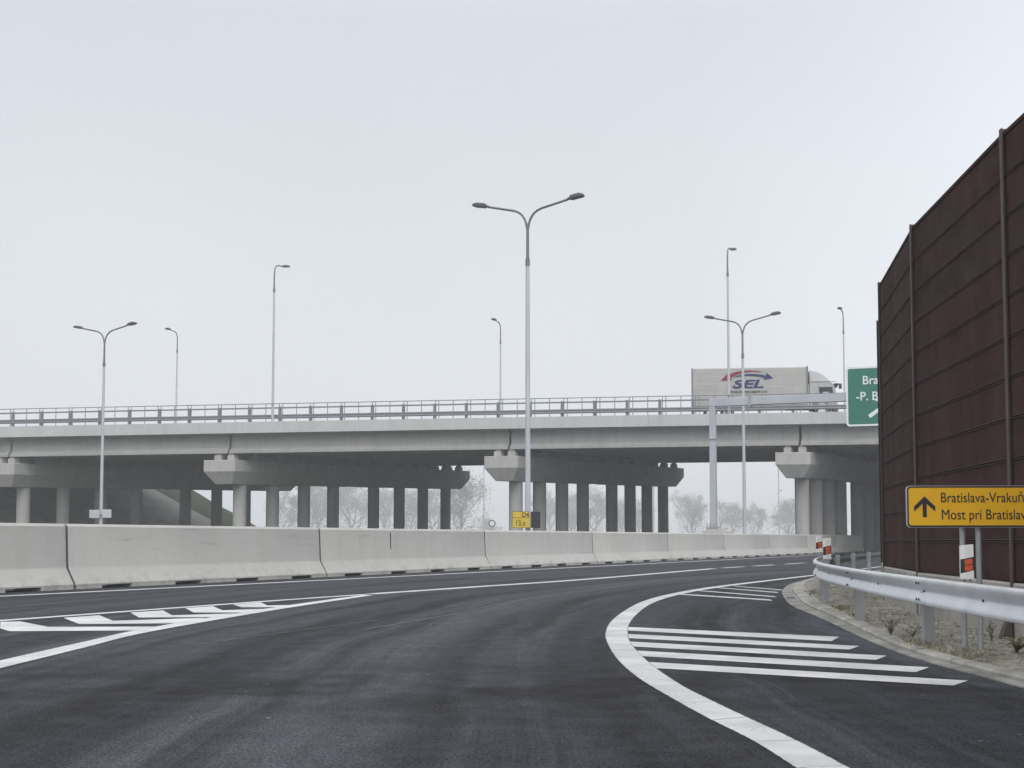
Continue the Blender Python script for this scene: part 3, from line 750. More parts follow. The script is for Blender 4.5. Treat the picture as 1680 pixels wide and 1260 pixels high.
# ------------------------------------------------------------------ kilometre signs on lamp poles
km = empty("kilometre_sign", (0.62, 55.27, 1.42), 0, "small yellow kilometre sign on the central twin lamp's pole, its second panel seen from behind", "road sign", "kilometre signs on lamp poles")
def panel(parent, name, a, b, z0, z1, mat, r=0.04, thick=0.02):
    ax = Vector((a[0], a[1], 0)); d = Vector((b[0], b[1], 0)) - ax; ln = d.length; d.normalize(); n = Vector((d.y, -d.x, 0))
    poly = round_rect(0, ln, z0, z1, r); g = MB()
    g.loft([[ax + d * x + n * w + Vector((0, 0, z)) for x, z in poly] for w in (0, thick)])
    o = g.build(name, mat, parent, 30); return o, ax, d, n, ln
o, ax, d, n, ln = panel(km, "panel", (-0.62, -0.28), (0.07, -0.14), 0.0, 0.62, M['black'])
sub = empty("face_frame", (ax + n * 0.02), math.atan2(d.y, d.x)); sub.parent = km; sub.name = "face_mount"
g = MB(); g.prism(round_rect(0.014, ln - 0.014, 0.014, 0.606, 0.03), -0.003, -0.0005); g.build("yellow_face", M['yellowpale'], sub, 0)
g = MB(); g.box(0.014, ln - 0.014, -0.0045, -0.003, 0.375, 0.392); g.build("divider", M['black'], sub, 0)
text_obj("lettering", "D4", M['black'], sub, (0.385, -0.0048, 0.412), 0.175, 0.265, 0.015)
text_obj("lettering", "13,", M['black'], sub, (0.16, -0.0048, 0.085), 0.22, 0.225, 0.01)
text_obj("lettering", "0", M['black'], sub, (0.41, -0.0048, 0.085), 0.15, 0.095, 0.01)
panel(km, "panel", (0.09, -0.14), (0.44, 0.38), 0.0, 0.62, M['black'])
g = MB(); g.box(-0.10, 0.10, -0.14, 0.02, 0.12, 0.16); g.box(-0.10, 0.10, -0.14, 0.02, 0.46, 0.50); g.build("bracket", M['galvdull'], km)
km2 = empty("kilometre_sign", (-24.8, 88.2, 2.27), 0, "pair of small pale plates seen from behind, low on the left twin lamp's pole", "road sign", "kilometre signs on lamp poles")
panel(km2, "panel", (-0.66, 0.06), (-0.02, -0.02), 0.0, 0.50, M['alu'])
panel(km2, "panel", (0.13, 0.0), (0.66, 0.08), 0.02, 0.52, M['alu'])
g = MB(); g.box(-0.14, 0.18, 0.0, 0.14, 0.2, 0.25); g.build("bracket", M['galvdull'], km2)

# ------------------------------------------------------------------ sign gantry and green direction sign
RZ = math.atan2(-0.383, 0.924)
gt = empty("sign_gantry", (11.22, 81.5, -0.056), RZ, "grey steel cantilever gantry with a square post and long arm holding the green sign", "gantry")
g = MB(); g.loft([[(sx * w, sy * w, z) for sx, sy in ((-1, -1), (1, -1), (1, 1), (-1, 1))] for w, z in ((0.165, 1.62), (0.155, 8.0))]); g.build("post", M['gantry'], gt, 20, 0.02)
g = MB(); g.loft([[(sx * w, sy * w, z) for sx, sy in ((-1, -1), (1, -1), (1, 1), (-1, 1))] for w, z in ((0.21, 6.25), (0.21, 6.31))]); g.build("flange", M['galvdull'], gt, 20)
g = MB(); g.box(-0.165, 2.05, -0.16, 0.16, 8.0, 8.42); g.box(2.05, 17.0, -0.155, 0.155, 8.02, 8.44); g.build("arm", M['gantry'], gt, 20, 0.02)
g = MB(); g.box(1.99, 2.045, -0.23, 0.23, 7.93, 8.5); g.box(2.055, 2.11, -0.23, 0.23, 7.93, 8.5); g.build("flange", M['galvdull'], gt, 20)
g = MB(); g.box(-0.33, 0.33, -0.33, 0.33, 1.575, 1.62); g.build("base_plate", M['galvdull'], gt, 20)
for sx in (-1, -0.33, 0.33, 1):
    for sy in (-1, 1):
        g = MB(); g.tube([(sx * 0.28, sy * 0.28, 1.62), (sx * 0.28, sy * 0.28, 1.86)], 0.022, 8); g.tube([(sx * 0.28, sy * 0.28, 1.62), (sx * 0.28, sy * 0.28, 1.67)], 0.045, 6); g.build("anchor_bolt", M['galvdull'], gt)
gt.scale = (1.056, 1.056, 1.056)
pdst = empty("concrete_pedestal", (11.40, 81.55, -0.056), RZ, "square concrete pedestal block under the gantry post behind the barrier", "pedestal")
pdst.scale = (1.056, 1.056, 1.056)
g = MB(); g.box(-0.62, 0.62, -0.55, 0.55, -0.05, 1.45); g.build("block", M['barrier'], pdst, 20, 0.04)
g = MB(); g.box(-0.48, 0.36, -0.42, 0.42, 1.45, 1.57); g.build("grout_bed", M['barrier'], pdst, 20, 0.02)
gs = empty("direction_sign", (Vector((11.22, 81.5, 7.04)) + Vector((0.924, -0.383, 0)) * 7.44 + Vector((-0.383, -0.924, 0)) * 0.28), RZ,
           "large green white-bordered overhead direction sign on the gantry, half hidden by the noise wall", "road sign")
SW, SH = 5.5, 3.2
g = MB(); g.prism(round_rect(0, SW, 0, SH, 0.16), 0, 0.06); g.build("back_plate", M['signwhite'], gs, 20)
g = MB(); g.prism(round_rect(0.10, SW - 0.10, 0.10, SH - 0.10, 0.10), -0.004, -0.001); g.build("green_face", M['green'], gs, 0)
text_obj("lettering", "Bratislava", M['signwhite'], gs, (0.90, -0.006, 2.24), 0.46, 2.35, 0.008)
text_obj("lettering", "-P. Biskupice", M['signwhite'], gs, (0.54, -0.006, 1.38), 0.46, 3.15, 0.008)
def arrow_poly(L_, w, hw, hl):
    return [(-w / 2, 0), (w / 2, 0), (w / 2, L_ - 0.3 * hl), (hw / 2 - 0.02, L_ - 0.95 * hl), (hw / 2, L_ - 0.55 * hl), (0, L_), (-hw / 2, L_ - 0.55 * hl), (-hw / 2 + 0.02, L_ - 0.95 * hl), (-w / 2, L_ - 0.3 * hl)]
g = MB(); a = R(-55); pl = arrow_poly(1.45, 0.2, 1.0, 0.75)
g.prism([(1.20 + x * math.cos(a) - z * math.sin(a), 0.50 + x * math.sin(a) + z * math.cos(a)) for x, z in pl], -0.008, -0.005); g.build("arrow", M['signwhite'], gs, 0)
for kx in (0.9, 2.65, 4.4):
    g = MB(); g.box(kx - 0.05, kx + 0.05, 0.06, 0.105, 0.1, SH - 0.1); g.build("mount_rail", M['galvdull'], gs)

# ------------------------------------------------------------------ lorry on the overpass
DZ = -0.2
tp = bp(20.2, 3.9, DZ + 0.0)
tr = empty("lorry", (tp.x, tp.y, tp.z + 0.0), math.atan2(-0.143, 0.9897), "white lorry with a grey tarpaulin body lettered SEL driving over the bridge", "lorry")
tr.scale = (1, 1, 0.935)
# local: x forward, the side towards us is y = 0, far side y = 2.5
g = MB(); n = 24; rings = []
for i in range(n + 1):
    x = -8.2 + 8.2 * i / n; sag = 0.012 * math.sin(i * 2.2)
    rings.append([(x, 0.0 + sag, 1.08), (x, -0.015 + sag, 2.4), (x, 0.0, 3.90), (x, 0.06, 3.97), (x, 1.25, 4.0), (x, 2.44, 3.97), (x, 2.5, 3.90), (x, 2.5, 1.08)])
g.loft(rings); body = g.build("tarpaulin_body", M['tarp'], tr, 35)
g = MB(); g.box(-8.23, -8.12, -0.03, 2.53, 1.25, 3.98); g.build("rear_frame", M['truckgrey'], body, 20)
g = MB(); g.box(-0.10, 0.03, -0.03, 2.53, 1.25, 4.0); g.build("front_frame", M['truckgrey'], body, 20)
g = MB(); g.box(-8.2, 0.0, -0.02, 2.52, 0.98, 1.08); g.build("side_rail", M['truckgrey'], tr, 20)
g = MB(); g.box(-8.1, 1.9, 0.7, 1.8, 0.78, 0.98); g.build("chassis", M['black'], tr, 20)
g = MB(); g.box(-7.9, -6.1, 0.0, 0.05, 0.78, 1.08); g.build("red_side_box", M['logored'], tr, 20)
g = MB(); g.box(-5.9, -1.6, 0.02, 0.05, 0.62, 0.74); g.box(-5.9, -1.6, 0.02, 0.05, 0.92, 1.04); g.build("side_guard", M['galvdull'], tr, 20)
for x in (-6.9, -5.7, 0.95):
    for y0 in (0.02, 2.14):
        g = MB(); g.tube([(x, y0, 0.5), (x, y0 + 0.04, 0.5), (x, y0 + 0.30, 0.5), (x, y0 + 0.34, 0.5)], [0.44, 0.5, 0.5, 0.44], 24); w = g.build("wheel", M['dark'], tr)
        g = MB(); g.tube([(x, y0 - 0.012, 0.5), (x, y0 + 0.352, 0.5)], 0.27, 20); g.build("rim", M['galv'], w)
g = MB(); cab = [(0.18, 0.72), (2.02, 0.72), (2.08, 0.95), (2.06, 1.55), (1.86, 2.45), (1.72, 2.72), (1.50, 2.80), (0.18, 2.80)]
g.loft([[(x, y, z if abs(y - 1.25) < 1.2 else z) for x, z in cab] for y in (0.06, 0.10, 2.40, 2.44)]); cb_ = g.build("cab", M['truckwhite'], tr, 20, 0.05)
g = MB(); g.prism([(0.78, 1.62), (1.80, 1.66), (1.70, 2.40), (0.78, 2.40)], 0.045, 0.058); g.build("side_window", M['window'], cb_, 0)
g = MB(); g.add([(2.035, 0.25, 1.72), (2.035, 2.25, 1.72), (1.865, 2.25, 2.48), (1.865, 0.25, 2.48)], [(0, 1, 2, 3)])
g.v = [(x + 0.012, y, z) for x, y, z in g.v]; g.build("windscreen", M['window'], cb_, 0)
g = MB(); df = [(0.12, 2.82), (1.62, 2.82), (1.40, 3.05), (1.02, 3.40), (0.62, 3.62), (0.12, 3.72)]
g.loft([[(x, 1.25 + (y - 1.25) * (1.0 if z < 3 else 0.9), z) for x, z in df] for y in (0.16, 0.35, 2.15, 2.34)]); g.build("wind_deflector", M['truckwhite'], tr, 40, 0.05)
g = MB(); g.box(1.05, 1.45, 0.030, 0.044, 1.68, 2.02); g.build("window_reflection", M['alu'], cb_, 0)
g = MB(); g.box(0.20, 1.95, 0.028, 0.056, 2.79, 2.83); g.build("roof_seam", M['truckgrey'], cb_, 0)
g = MB(); g.box(0.70, 0.72, 0.044, 0.058, 0.80, 2.74); g.box(1.84, 1.86, 0.044, 0.058, 0.80, 1.60); g.build("door_seam", M['truckgrey'], cb_, 0)
g = MB(); g.loft([[(0.13, y, 0.9), (0.30, y, 0.9), (0.30, y, 2.75), (0.13, y, 3.5)] for y in (0.03, 0.07)]); g.build("side_fairing", M['truckwhite'], tr, 20)
g = MB(); g.box(1.84, 2.16, 0.15, 2.35, 2.55, 2.68); g.build("sun_visor", M['black'], cb_, 20, 0.02)
g = MB(); g.tube([(1.82, 0.05, 2.62), (2.20, -0.20, 2.60), (2.24, -0.22, 2.55)], 0.025, 8); g.box(2.14, 2.34, -0.30, -0.12, 2.22, 2.60); g.build("mirror", M['black'], cb_)
g = MB(); g.box(1.95, 2.12, 0.05, 2.45, 0.42, 0.78); g.build("bumper", M['truckgrey'], tr, 20, 0.04)
g = MB(); g.box(0.25, 0.75, 0.05, 0.10, 1.0, 1.5); g.build("step_panel", M['truckgrey'], tr, 20)
def lg(zx, zy): return (-8.2 + (zx / 4.94 + 1120 - 1133) / 190 * 8.2, ((884.6 - (580 + zy / 4.94)) * 104.8 / 2400 + 1 - 9.48) / 0.935)
red = [(303, 229), (337, 192), (362, 163), (374, 176), (430, 158), (480, 151), (540, 149), (600, 154), (650, 164), (600, 161), (545, 160), (490, 167), (440, 181), (402, 197), (385, 208), (392, 228)]
blue = [(405, 205), (440, 190), (490, 181), (540, 177), (590, 179), (640, 187), (668, 194), (668, 168), (726, 216), (650, 227), (655, 212), (620, 203), (570, 196), (520, 193), (470, 195), (430, 201)]
for nm, pl, mt in (("arrow_print", red, M['logored']), ("arrow_print", blue, M['logoblue'])):
    g = MB(); g.prism([lg(*p) for p in pl], -0.040, -0.030); g.build(nm, mt, body, 0)
x0, z0 = lg(395, 291); x1, z1 = lg(648, 222)
text_obj("lettering", "SEL", M['logoblue'], body, (x0, -0.033, z0), z1 - z0, x1 - x0, 0.035, 0.25, 0.004)
x0, z0 = lg(357, 330); x1, _ = lg(678, 330)
text_obj("lettering", "Slovakia Express Logistik s.r.o.", M['black'], body, (x0, -0.033, z0), 0.20, x1 - x0, 0.02, 0.0, 0.003)

# ------------------------------------------------------------------ brown noise wall
nw = empty("noise_wall", (0, 0, 0), 0, "tall dark brown panelled noise wall with steel posts curving along the right of the road", "noise wall")
PB, PT, NP = 0.60, 4.825, 11
ph = (PT - PB) / NP
for i, (a, b) in enumerate(zip(WALL, WALL[1:])):
    va, vb = Vector((a[0], a[1], 0)), Vector((b[0], b[1], 0)); d = (vb - va).normalized(); n = Vector((-d.y, d.x, 0)); ln = (vb - va).length
    prof = []                                        # (offset towards the road, height): cassette lips at every joint
    for k in range(NP):
        z = PB + k * ph
        prof += [(0.030, z + 0.002), (0.045, z + 0.012), (0.045, z + ph - 0.012), (0.030, z + ph - 0.002)]
    back = [(-0.045, PT), (-0.045, PB)]
    q0, q1 = va + d * 0.012, vb - d * 0.012
    g = MB(); rings = []
    for q in (q0, q1): rings.append([q + n * o_ + Vector((0, 0, z)) for o_, z in prof + back])
    g.loft(rings); pnl = g.build("panel", M['brown'], nw, 30)
    g = MB()
    for k in range(1, NP):                           # rolled joint lip between the cassettes
        z = PB + k * ph
        for dz in (-0.013, 0.009):
            g.loft([[q + n * o_ + Vector((0, 0, z + dz + w)) for o_, w in ((0.040, -0.008), (0.054, -0.006), (0.057, 0.0), (0.054, 0.006), (0.040, 0.008))] for q in (q0 + d * 0.02, q1 - d * 0.02)])
    g.build("panel_rib", M['rib'], pnl, 60)
    g = MB(); g.loft([[q + n * o_ + Vector((0, 0, z)) for o_, z in ((0.052, PT + 0.002), (0.052, PT + 0.04), (-0.052, PT + 0.04), (-0.052, PT + 0.002))] for q in (q0, q1)]); g.build("top_cap", M['brown'], pnl, 20)
    g = MB(); g.loft([[q + n * o_ + Vector((0, 0, z)) for o_, z in ((0.075, -0.2), (0.075, PB - 0.025), (0.06, PB - 0.006), (-0.06, PB - 0.006), (-0.075, -0.2))] for q in (q0, q1)]); g.build("plinth", M['plinth'], nw, 20)
for i, a in enumerate(WALL):
    va = Vector((a[0], a[1], 0)); p0 = Vector(WALL[max(i - 1, 0)] + (0,)); p1 = Vector(WALL[min(i + 1, len(WALL) - 1)] + (0,))
    d = (p1 - p0).normalized(); n = Vector((-d.y, d.x, 0))
    hsec = [(-0.04, 0.078), (0.04, 0.078), (0.04, 0.066), (0.006, 0.066), (0.006, -0.066), (0.04, -0.066), (0.04, -0.078), (-0.04, -0.078), (-0.04, -0.066), (-0.006, -0.066), (-0.006, 0.066), (-0.04, 0.066)]
    g = MB(); g.loft([[va + d * u + n * w + Vector((0, 0, z)) for u, w in hsec] for z in (0.05, PT + 0.07)])
    po = g.build("post", M['brownpost'], nw, 20)
    if a[1] > 15: continue
    g = MB(); g.loft([[va + d * u + n * w + Vector((0, 0, z)) for u, w in c] for c, z in (([(-0.07, 0.092), (0.07, 0.092), (0.07, 0.20), (-0.07, 0.20)], 0.06), ([(-0.04, 0.092), (0.04, 0.092), (0.04, 0.10), (-0.04, 0.10)], 0.34))])
    g.build("foot_stiffener", M['brownpost'], po, 20)

# ------------------------------------------------------------------ steel guardrail round the island
gd = empty("guardrail", (3.64, 13.2, 0.1), 0, "galvanised steel W-beam guardrail bending round the gravel strip below the noise wall", "guardrail")
gl = Vector((3.64, 13.2, 0.1))
zb = 0.425
half = [(0.006, 0.0), (0.036, 0.004), (0.050, 0.012), (0.055, 0.026), (0.052, 0.044), (0.030, 0.080), (0.010, 0.108), (0.006, 0.115)]
pr = half + [(a, 0.24 - b) for a, b in reversed(half)]
inner = [(a - 0.006, b) for a, b in reversed(pr)]
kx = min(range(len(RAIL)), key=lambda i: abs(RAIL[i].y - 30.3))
for nm, seg, mt in (("beam", RAIL[:kx + 1], M['galv']), ("beam", RAIL[kx:], M['galvshade'])):
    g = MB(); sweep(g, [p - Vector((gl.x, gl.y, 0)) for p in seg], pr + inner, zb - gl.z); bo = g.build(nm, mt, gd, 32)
bo['label'] = "far stretch of the rail with shade painted into its darker steel"
gy_posts = [-2, 2, 5.7, 9.45, 13.2, 17.1, 21.7, 24.6, 28.6, 32.6, 36.9, 40.9, 45.3, 49.8, 54.5]
for y in gy_posts:
    p, d = at_y(RAIL, y); n = Vector((-d.y, d.x, 0)); q = p - n * 0.035 - Vector((gl.x, gl.y, 0))
    sec = [(-0.055, -0.006), (0.055, -0.006), (0.055, -0.10), (0.032, -0.10), (0.032, -0.094), (0.049, -0.094), (0.049, -0.012), (-0.049, -0.012), (-0.049, -0.094), (-0.032, -0.094), (-0.032, -0.10), (-0.055, -0.10)]
    g = MB(); g.loft([[q + d * u + n * w + Vector((0, 0, z - gl.z)) for u, w in sec] for z in (0.0, 0.655)]); po = g.build("post", M['galvdull'], gd, 20)
    g = MB(); g.loft([[q + d * u + n * w + Vector((0, 0, z - gl.z)) for u, w in ((-0.04, -0.006), (0.04, -0.006), (0.04, 0.03), (-0.04, 0.03))] for z in (0.50, 0.59)]); g.build("spacer", M['galvdull'], po, 20)
bolts = [(10.9, 0), (12.9, 1), (15.1, 0), (17.0, 1), (19.6, 0), (21.6, 1), (24.3, 0)]
for y, pl in bolts:
    for u, z in ([(0, zb + 0.12)] if not pl else [(-0.05, zb + 0.19), (0.05, zb + 0.19), (-0.03, zb + 0.122), (0.06, zb + 0.105), (-0.05, zb + 0.05), (0.05, zb + 0.05)]):
        p, d = at_y(RAIL, y); n = Vector((-d.y, d.x, 0)); off = 0.006 if abs(z - zb - 0.12) < 0.02 else 0.058
        q = p + d * u + n * off + Vector((0, 0, z - gl.z)) - Vector((gl.x, gl.y, 0))
        g = MB(); g.tube([q, q + n * 0.010], 0.011, 8); g.build("bolt", M['black'], gd)

# ------------------------------------------------------------------ delineator posts on the guardrail
def delineator(loc, rz, label, s=1.0):
    r = empty("delineator", loc, rz, label, "delineator", "white delineators on the guardrail")
    hw, h, th = 0.056 * s, 0.33 * s, 0.03 * s
    def pt(z): return [(-hw, -th * 0.4, z), (-hw * 0.4, -th, z), (hw, -th, z), (hw, th, z), (-hw, th, z)]
    g = MB(); top = [(x, y, h - (0.012 * s if x < 0 else 0)) for x, y, _ in pt(0)]
    g.loft([pt(0.02 * s), top]); body = g.build("body", M['white'], r, 20)
    e_ = 0.0015
    def band(za0, za1, zb0, zb1, grow, mat, name, x0=-1.0, x1=1.0):
        xa, xb = hw * x0, hw * x1
        g = MB(); ya = -th - grow
        g.add([(xa, ya if x0 > -0.5 else -th * 0.4 - grow, za0), (-hw * 0.4, ya, za0 + (zb0 - za0) * 0.3), (xb, ya, zb0), (xb, ya, zb1), (-hw * 0.4, ya, za1 + (zb1 - za1) * 0.3), (xa, ya if x0 > -0.5 else -th * 0.4 - grow, za1)],
              [(0, 1, 2, 3, 4, 5)] if x0 > -0.5 else [(0, 1, 4, 5), (1, 2, 3, 4)])
        g.build(name, mat, body, 0)
    band(0.072 * s, 0.195 * s, 0.100 * s, 0.218 * s, e_, M['black'], "black_band")
    g = MB(); g.box(hw * 1.0, hw + e_, -th, th, 0.100 * s, 0.218 * s); g.build("black_band", M['black'], body, 0)
    for z0, z1 in ((0.092, 0.140), (0.147, 0.193)):
        g = MB(); g.add([(-hw * 0.40, -th - 2 * e_, z0 * s), (hw * 0.80, -th - 2 * e_, (z0 + 0.008) * s), (hw * 0.80, -th - 2 * e_, (z1 + 0.008) * s), (-hw * 0.40, -th - 2 * e_, z1 * s)], [(0, 1, 2, 3)])
        g.build("reflector", M['redref'], body, 0)
    g = MB(); g.box(-0.035 * s, -0.015 * s, -0.006, 0.006, -0.03, 0.03 * s); g.box(0.02 * s, 0.04 * s, -0.006, 0.006, -0.03, 0.03 * s); g.build("bracket", M['galvdull'], r)
    return r
for y, lab, s, off in ((12.05, "white delineator with two orange reflectors in front of the yellow sign's posts", 0.92, 3.73),
                       (23.9, "taller-looking of the two white delineators at the tip of the guardrail", 1.12, 5.13),
                       (27.2, "smaller farther delineator beside its twin at the tip of the guardrail", 0.98, 5.69)):
    q = Vector((off, y, 0)); delineator((q.x, q.y, 0.745 if y > 26 else 0.655), -0.12, lab, s)

# ------------------------------------------------------------------ yellow direction sign
ysn = empty("direction_sign", (3.325, 12.35, 1.098), R(-2), "yellow direction sign with a black arrow and place names on two thin posts", "road sign")
YW, YH = 1.13, 0.352
g = MB(); g.prism(round_rect(0, YW, 0, YH, 0.035), 0, 0.018); g.build("back_plate", M['alu'], ysn, 20)
g = MB(); g.prism(round_rect(0.008, YW - 0.002, 0.004, YH - 0.004, 0.032), -0.003, -0.0005); g.build("black_border", M['black'], ysn, 0)
g = MB(); g.prism(round_rect(0.020, YW - 0.016, 0.018, YH - 0.018, 0.022), -0.005, -0.0032); g.build("yellow_face", M['yellow'], ysn, 0)
ap = [(-0.0185, 0), (0.0185, 0), (0.0185, 0.124), (0.098, 0.052), (0.098, 0.098), (0, 0.192), (-0.098, 0.098), (-0.098, 0.052), (-0.0185, 0.124)]
g = MB(); g.prism([(0.152 + x * 0.907, 0.088 + z * 0.907) for x, z in ap], -0.008, -0.0052); g.build("arrow", M['black'], ysn, 0)
text_obj("lettering", "Bratislava-Vrakuňa", M['black'], ysn, (0.290, -0.0068, 0.212), 0.082, 0.735, 0.0)
text_obj("lettering", "Most pri Bratislave", M['black'], ysn, (0.294, -0.0068, 0.069), 0.083, 0.745, 0.0)
for x, y in ((0.478, 0.055), (0.612, 0.058)):
    g = MB(); g.tube([(x, y, -1.04), (x, y, 0.33)], 0.024, 14); po = g.build("post", M['galvdull'], ysn)
    g = MB(); g.box(x - 0.04, x + 0.04, 0.019, 0.045, 0.10, 0.13); g.box(x - 0.04, x + 0.04, 0.019, 0.045, 0.24, 0.27); g.build("clamp", M['galvdull'], po)

# ------------------------------------------------------------------ weeds
def weed(loc, h, n, label, spread=0.6, leafy=1.0):
    leafy *= 1.5; spread *= 1.3
    r = empty("weed_plant", loc, 0, label, "weed", "weeds along the kerb")
    stems = MB(); lv = MB()
    for k in range(n):
        a = random.uniform(0, 2 * math.pi); lean = random.uniform(0.1, spread); hh = h * random.uniform(0.5, 1.0)
        pts = []
        for i in range(6):
            u = i / 5; pts.append(Vector((math.cos(a) * lean * hh * u ** 1.4 + random.gauss(0, 0.02) * hh * (i > 0), math.sin(a) * lean * hh * u ** 1.4 + random.gauss(0, 0.02) * hh * (i > 0), hh * u * (1 - 0.25 * u * lean))))
        stems.tube(pts, [0.0018, 0.0016, 0.0014, 0.0012, 0.001, 0.0008], 4)
        for i in range(int(9 * leafy)):
            u = random.uniform(0.15, 1.0); j = min(4, int(u * 5)); p = pts[j].lerp(pts[j + 1], u * 5 - j)
            b = random.uniform(0, 6.28); l = random.uniform(0.012, 0.036) * (h / 0.3) ** 0.5; w = l * 0.22
            dr_ = Vector((math.cos(b), math.sin(b), random.uniform(0.1, 0.9))).normalized(); sd = dr_.cross(Vector((0, 0, 1))).normalized() * w
            lv.add([p, p + dr_ * l * 0.5 + sd, p + dr_ * l, p + dr_ * l * 0.5 - sd], [(0, 1, 2, 3)])
    stems.build("stem", M['weed'], r); lv.build("foliage", M['weed'], r, 0)
weed((3.60, 14.0, 0.09), 0.27, 16, "spiky green weed clump between the kerb and the second guardrail post", 0.7)
weed((3.74, 13.75, 0.09), 0.18, 12, "low straggly weed next to the spiky clump, nearer the thick post", 1.1)
weed((4.20, 12.9, 0.10), 0.34, 8, "tall thin weed beneath the guardrail beside the wall's foot stiffener", 0.5, 0.8)
weed((4.02, 11.75, 0.10), 0.17, 34, "dense low green tuft at the frame's edge below the guardrail", 1.3, 1.6)
weed((4.78, 23.6, 0.09), 0.16, 9, "small pale weed at the island tip under the guardrail bend", 1.0)

g = MB()
for _ in range(4200):
    i = random.randrange(26, len(KERB) - 60); r_ = rows[i]
    u = random.choice((random.uniform(0.0, 0.12), random.uniform(0.70, 0.98), random.random()))
    if math.sin(i * 0.7) + math.sin(i * 0.23 + u * 5) < 0.25 + random.uniform(-0.5, 0.5): continue
    k = int(u * NA); a = r_[k]; b = r_[min(k + 1, NA)]; f = u * NA - k
    x = a[0] + (b[0] - a[0]) * f + random.gauss(0, 0.03); y = a[1] + random.uniform(0, 0.35); z = a[2] - 0.01
    h = random.uniform(0.02, 0.075); an = random.uniform(0, 6.28); wd = 0.0022; le = random.uniform(0.2, 0.9) * h
    dx_, dy_ = math.cos(an), math.sin(an)
    g.add([(x - dy_ * wd, y + dx_ * wd, z), (x + dy_ * wd, y - dx_ * wd, z), (x + dx_ * le * 0.4 + dy_ * wd * .7, y + dy_ * le * 0.4 - dx_ * wd * .7, z + h * 0.6), (x + dx_ * le, y + dy_ * le, z + h), (x + dx_ * le * 0.4 - dy_ * wd * .7, y + dy_ * le * 0.4 + dx_ * wd * .7, z + h * 0.6)], [(0, 1, 2, 3, 4)])
o = g.build("dry_grass", M['straw'], None, 0); tag(o, "sparse short dry grass blades in the sandy strip behind the guardrail", "grass", kind='stuff')

# ------------------------------------------------------------------ hazy trees beyond the overpass
def make_tree(name, seed, h, w, nleaf, bare):
    rnd = random.Random(seed); wood = MB(); lv = MB(); tips = []
    def branch(p, d, ln, r, depth):
        pts = [p]; q = p.copy(); dd = d.copy()
        for i in range(4):
            dd = (dd + Vector((rnd.uniform(-1, 1), rnd.uniform(-1, 1), rnd.uniform(-0.3, 0.7))) * 0.16).normalized()
            q = q + dd * ln / 4; pts.append(q.copy())
        wood.tube(pts, [r * 0.7 * (1 - 0.14 * i) for i in range(5)], 6 if depth < 2 else 4, False)
        if depth >= 4: tips.append((pts[-1], ln)); tips.append((pts[2], ln)); return
        for k in range(3 if depth else 8):
            a = rnd.uniform(0, 6.28); out_ = rnd.uniform(0.45, 0.95) if depth else rnd.uniform(0.6, 1.25)
            nd = (dd * 0.75 + Vector((math.cos(a), math.sin(a), rnd.uniform(0.0, 0.7))) * out_).normalized()
            at = pts[rnd.choice((2, 3, 4))] if depth else pts[(1, 1, 2, 3, 4, 4, 2, 3)[k]]
            branch(at, nd, ln * rnd.uniform(0.58, 0.8), r * 0.55, depth + 1)
    branch(Vector((0, 0, -0.2)), Vector((0, 0, 1)), h * 0.30, h * 0.020, 0)
    zm = max(t[0].z for t in tips); xm = max(max(abs(t[0].x), abs(t[0].y)) for t in tips)
    fz, fx_ = h / zm, (w / 2) / xm
    wood.v = [(x * fx_, y * fx_, z * fz) for x, y, z in wood.v]
    for _ in range(nleaf):
        t, ln = rnd.choice(tips); c = Vector((t.x * fx_, t.y * fx_, t.z * fz)) + Vector((rnd.gauss(0, 0.5), rnd.gauss(0, 0.5), rnd.gauss(0, 0.45)))
        if rnd.random() < 0.40:
            u = rnd.uniform(0.04, 0.9); aa = rnd.uniform(0, 6.28); rr = w * 0.48 * math.sqrt(rnd.random()) * (math.sin(math.pi * (0.14 + 0.80 * u)) ** 0.6) * (0.75 + 0.3 * math.sin(aa * 3 + u * 9))
            c = Vector((math.cos(aa) * rr, math.sin(aa) * rr, u * h * 0.92))
        s = rnd.uniform(0.12, 0.26); a = Vector((rnd.uniform(-1, 1), rnd.uniform(-1, 1), rnd.uniform(-1, 1))).normalized(); b = a.orthogonal().normalized()
        lv.add([c - a * s, c + b * s * 0.55, c + a * s, c - b * s * 0.55], [(0, 1, 2, 3)])
    r = empty(name, (0, 0, 0), 0, None, "tree", "hazy trees beyond the overpass")
    wood.build("trunk", M['bark'], r, 50); lv.build("crown", M['leaf'], r, 0)
    return r
protos = [make_tree("broadleaf_tree", 3, 18, 15, 7600, 0), make_tree("broadleaf_tree", 11, 18, 13, 4200, 1), make_tree("broadleaf_tree", 29, 18, 17, 6400, 0)]
used = [False] * 3
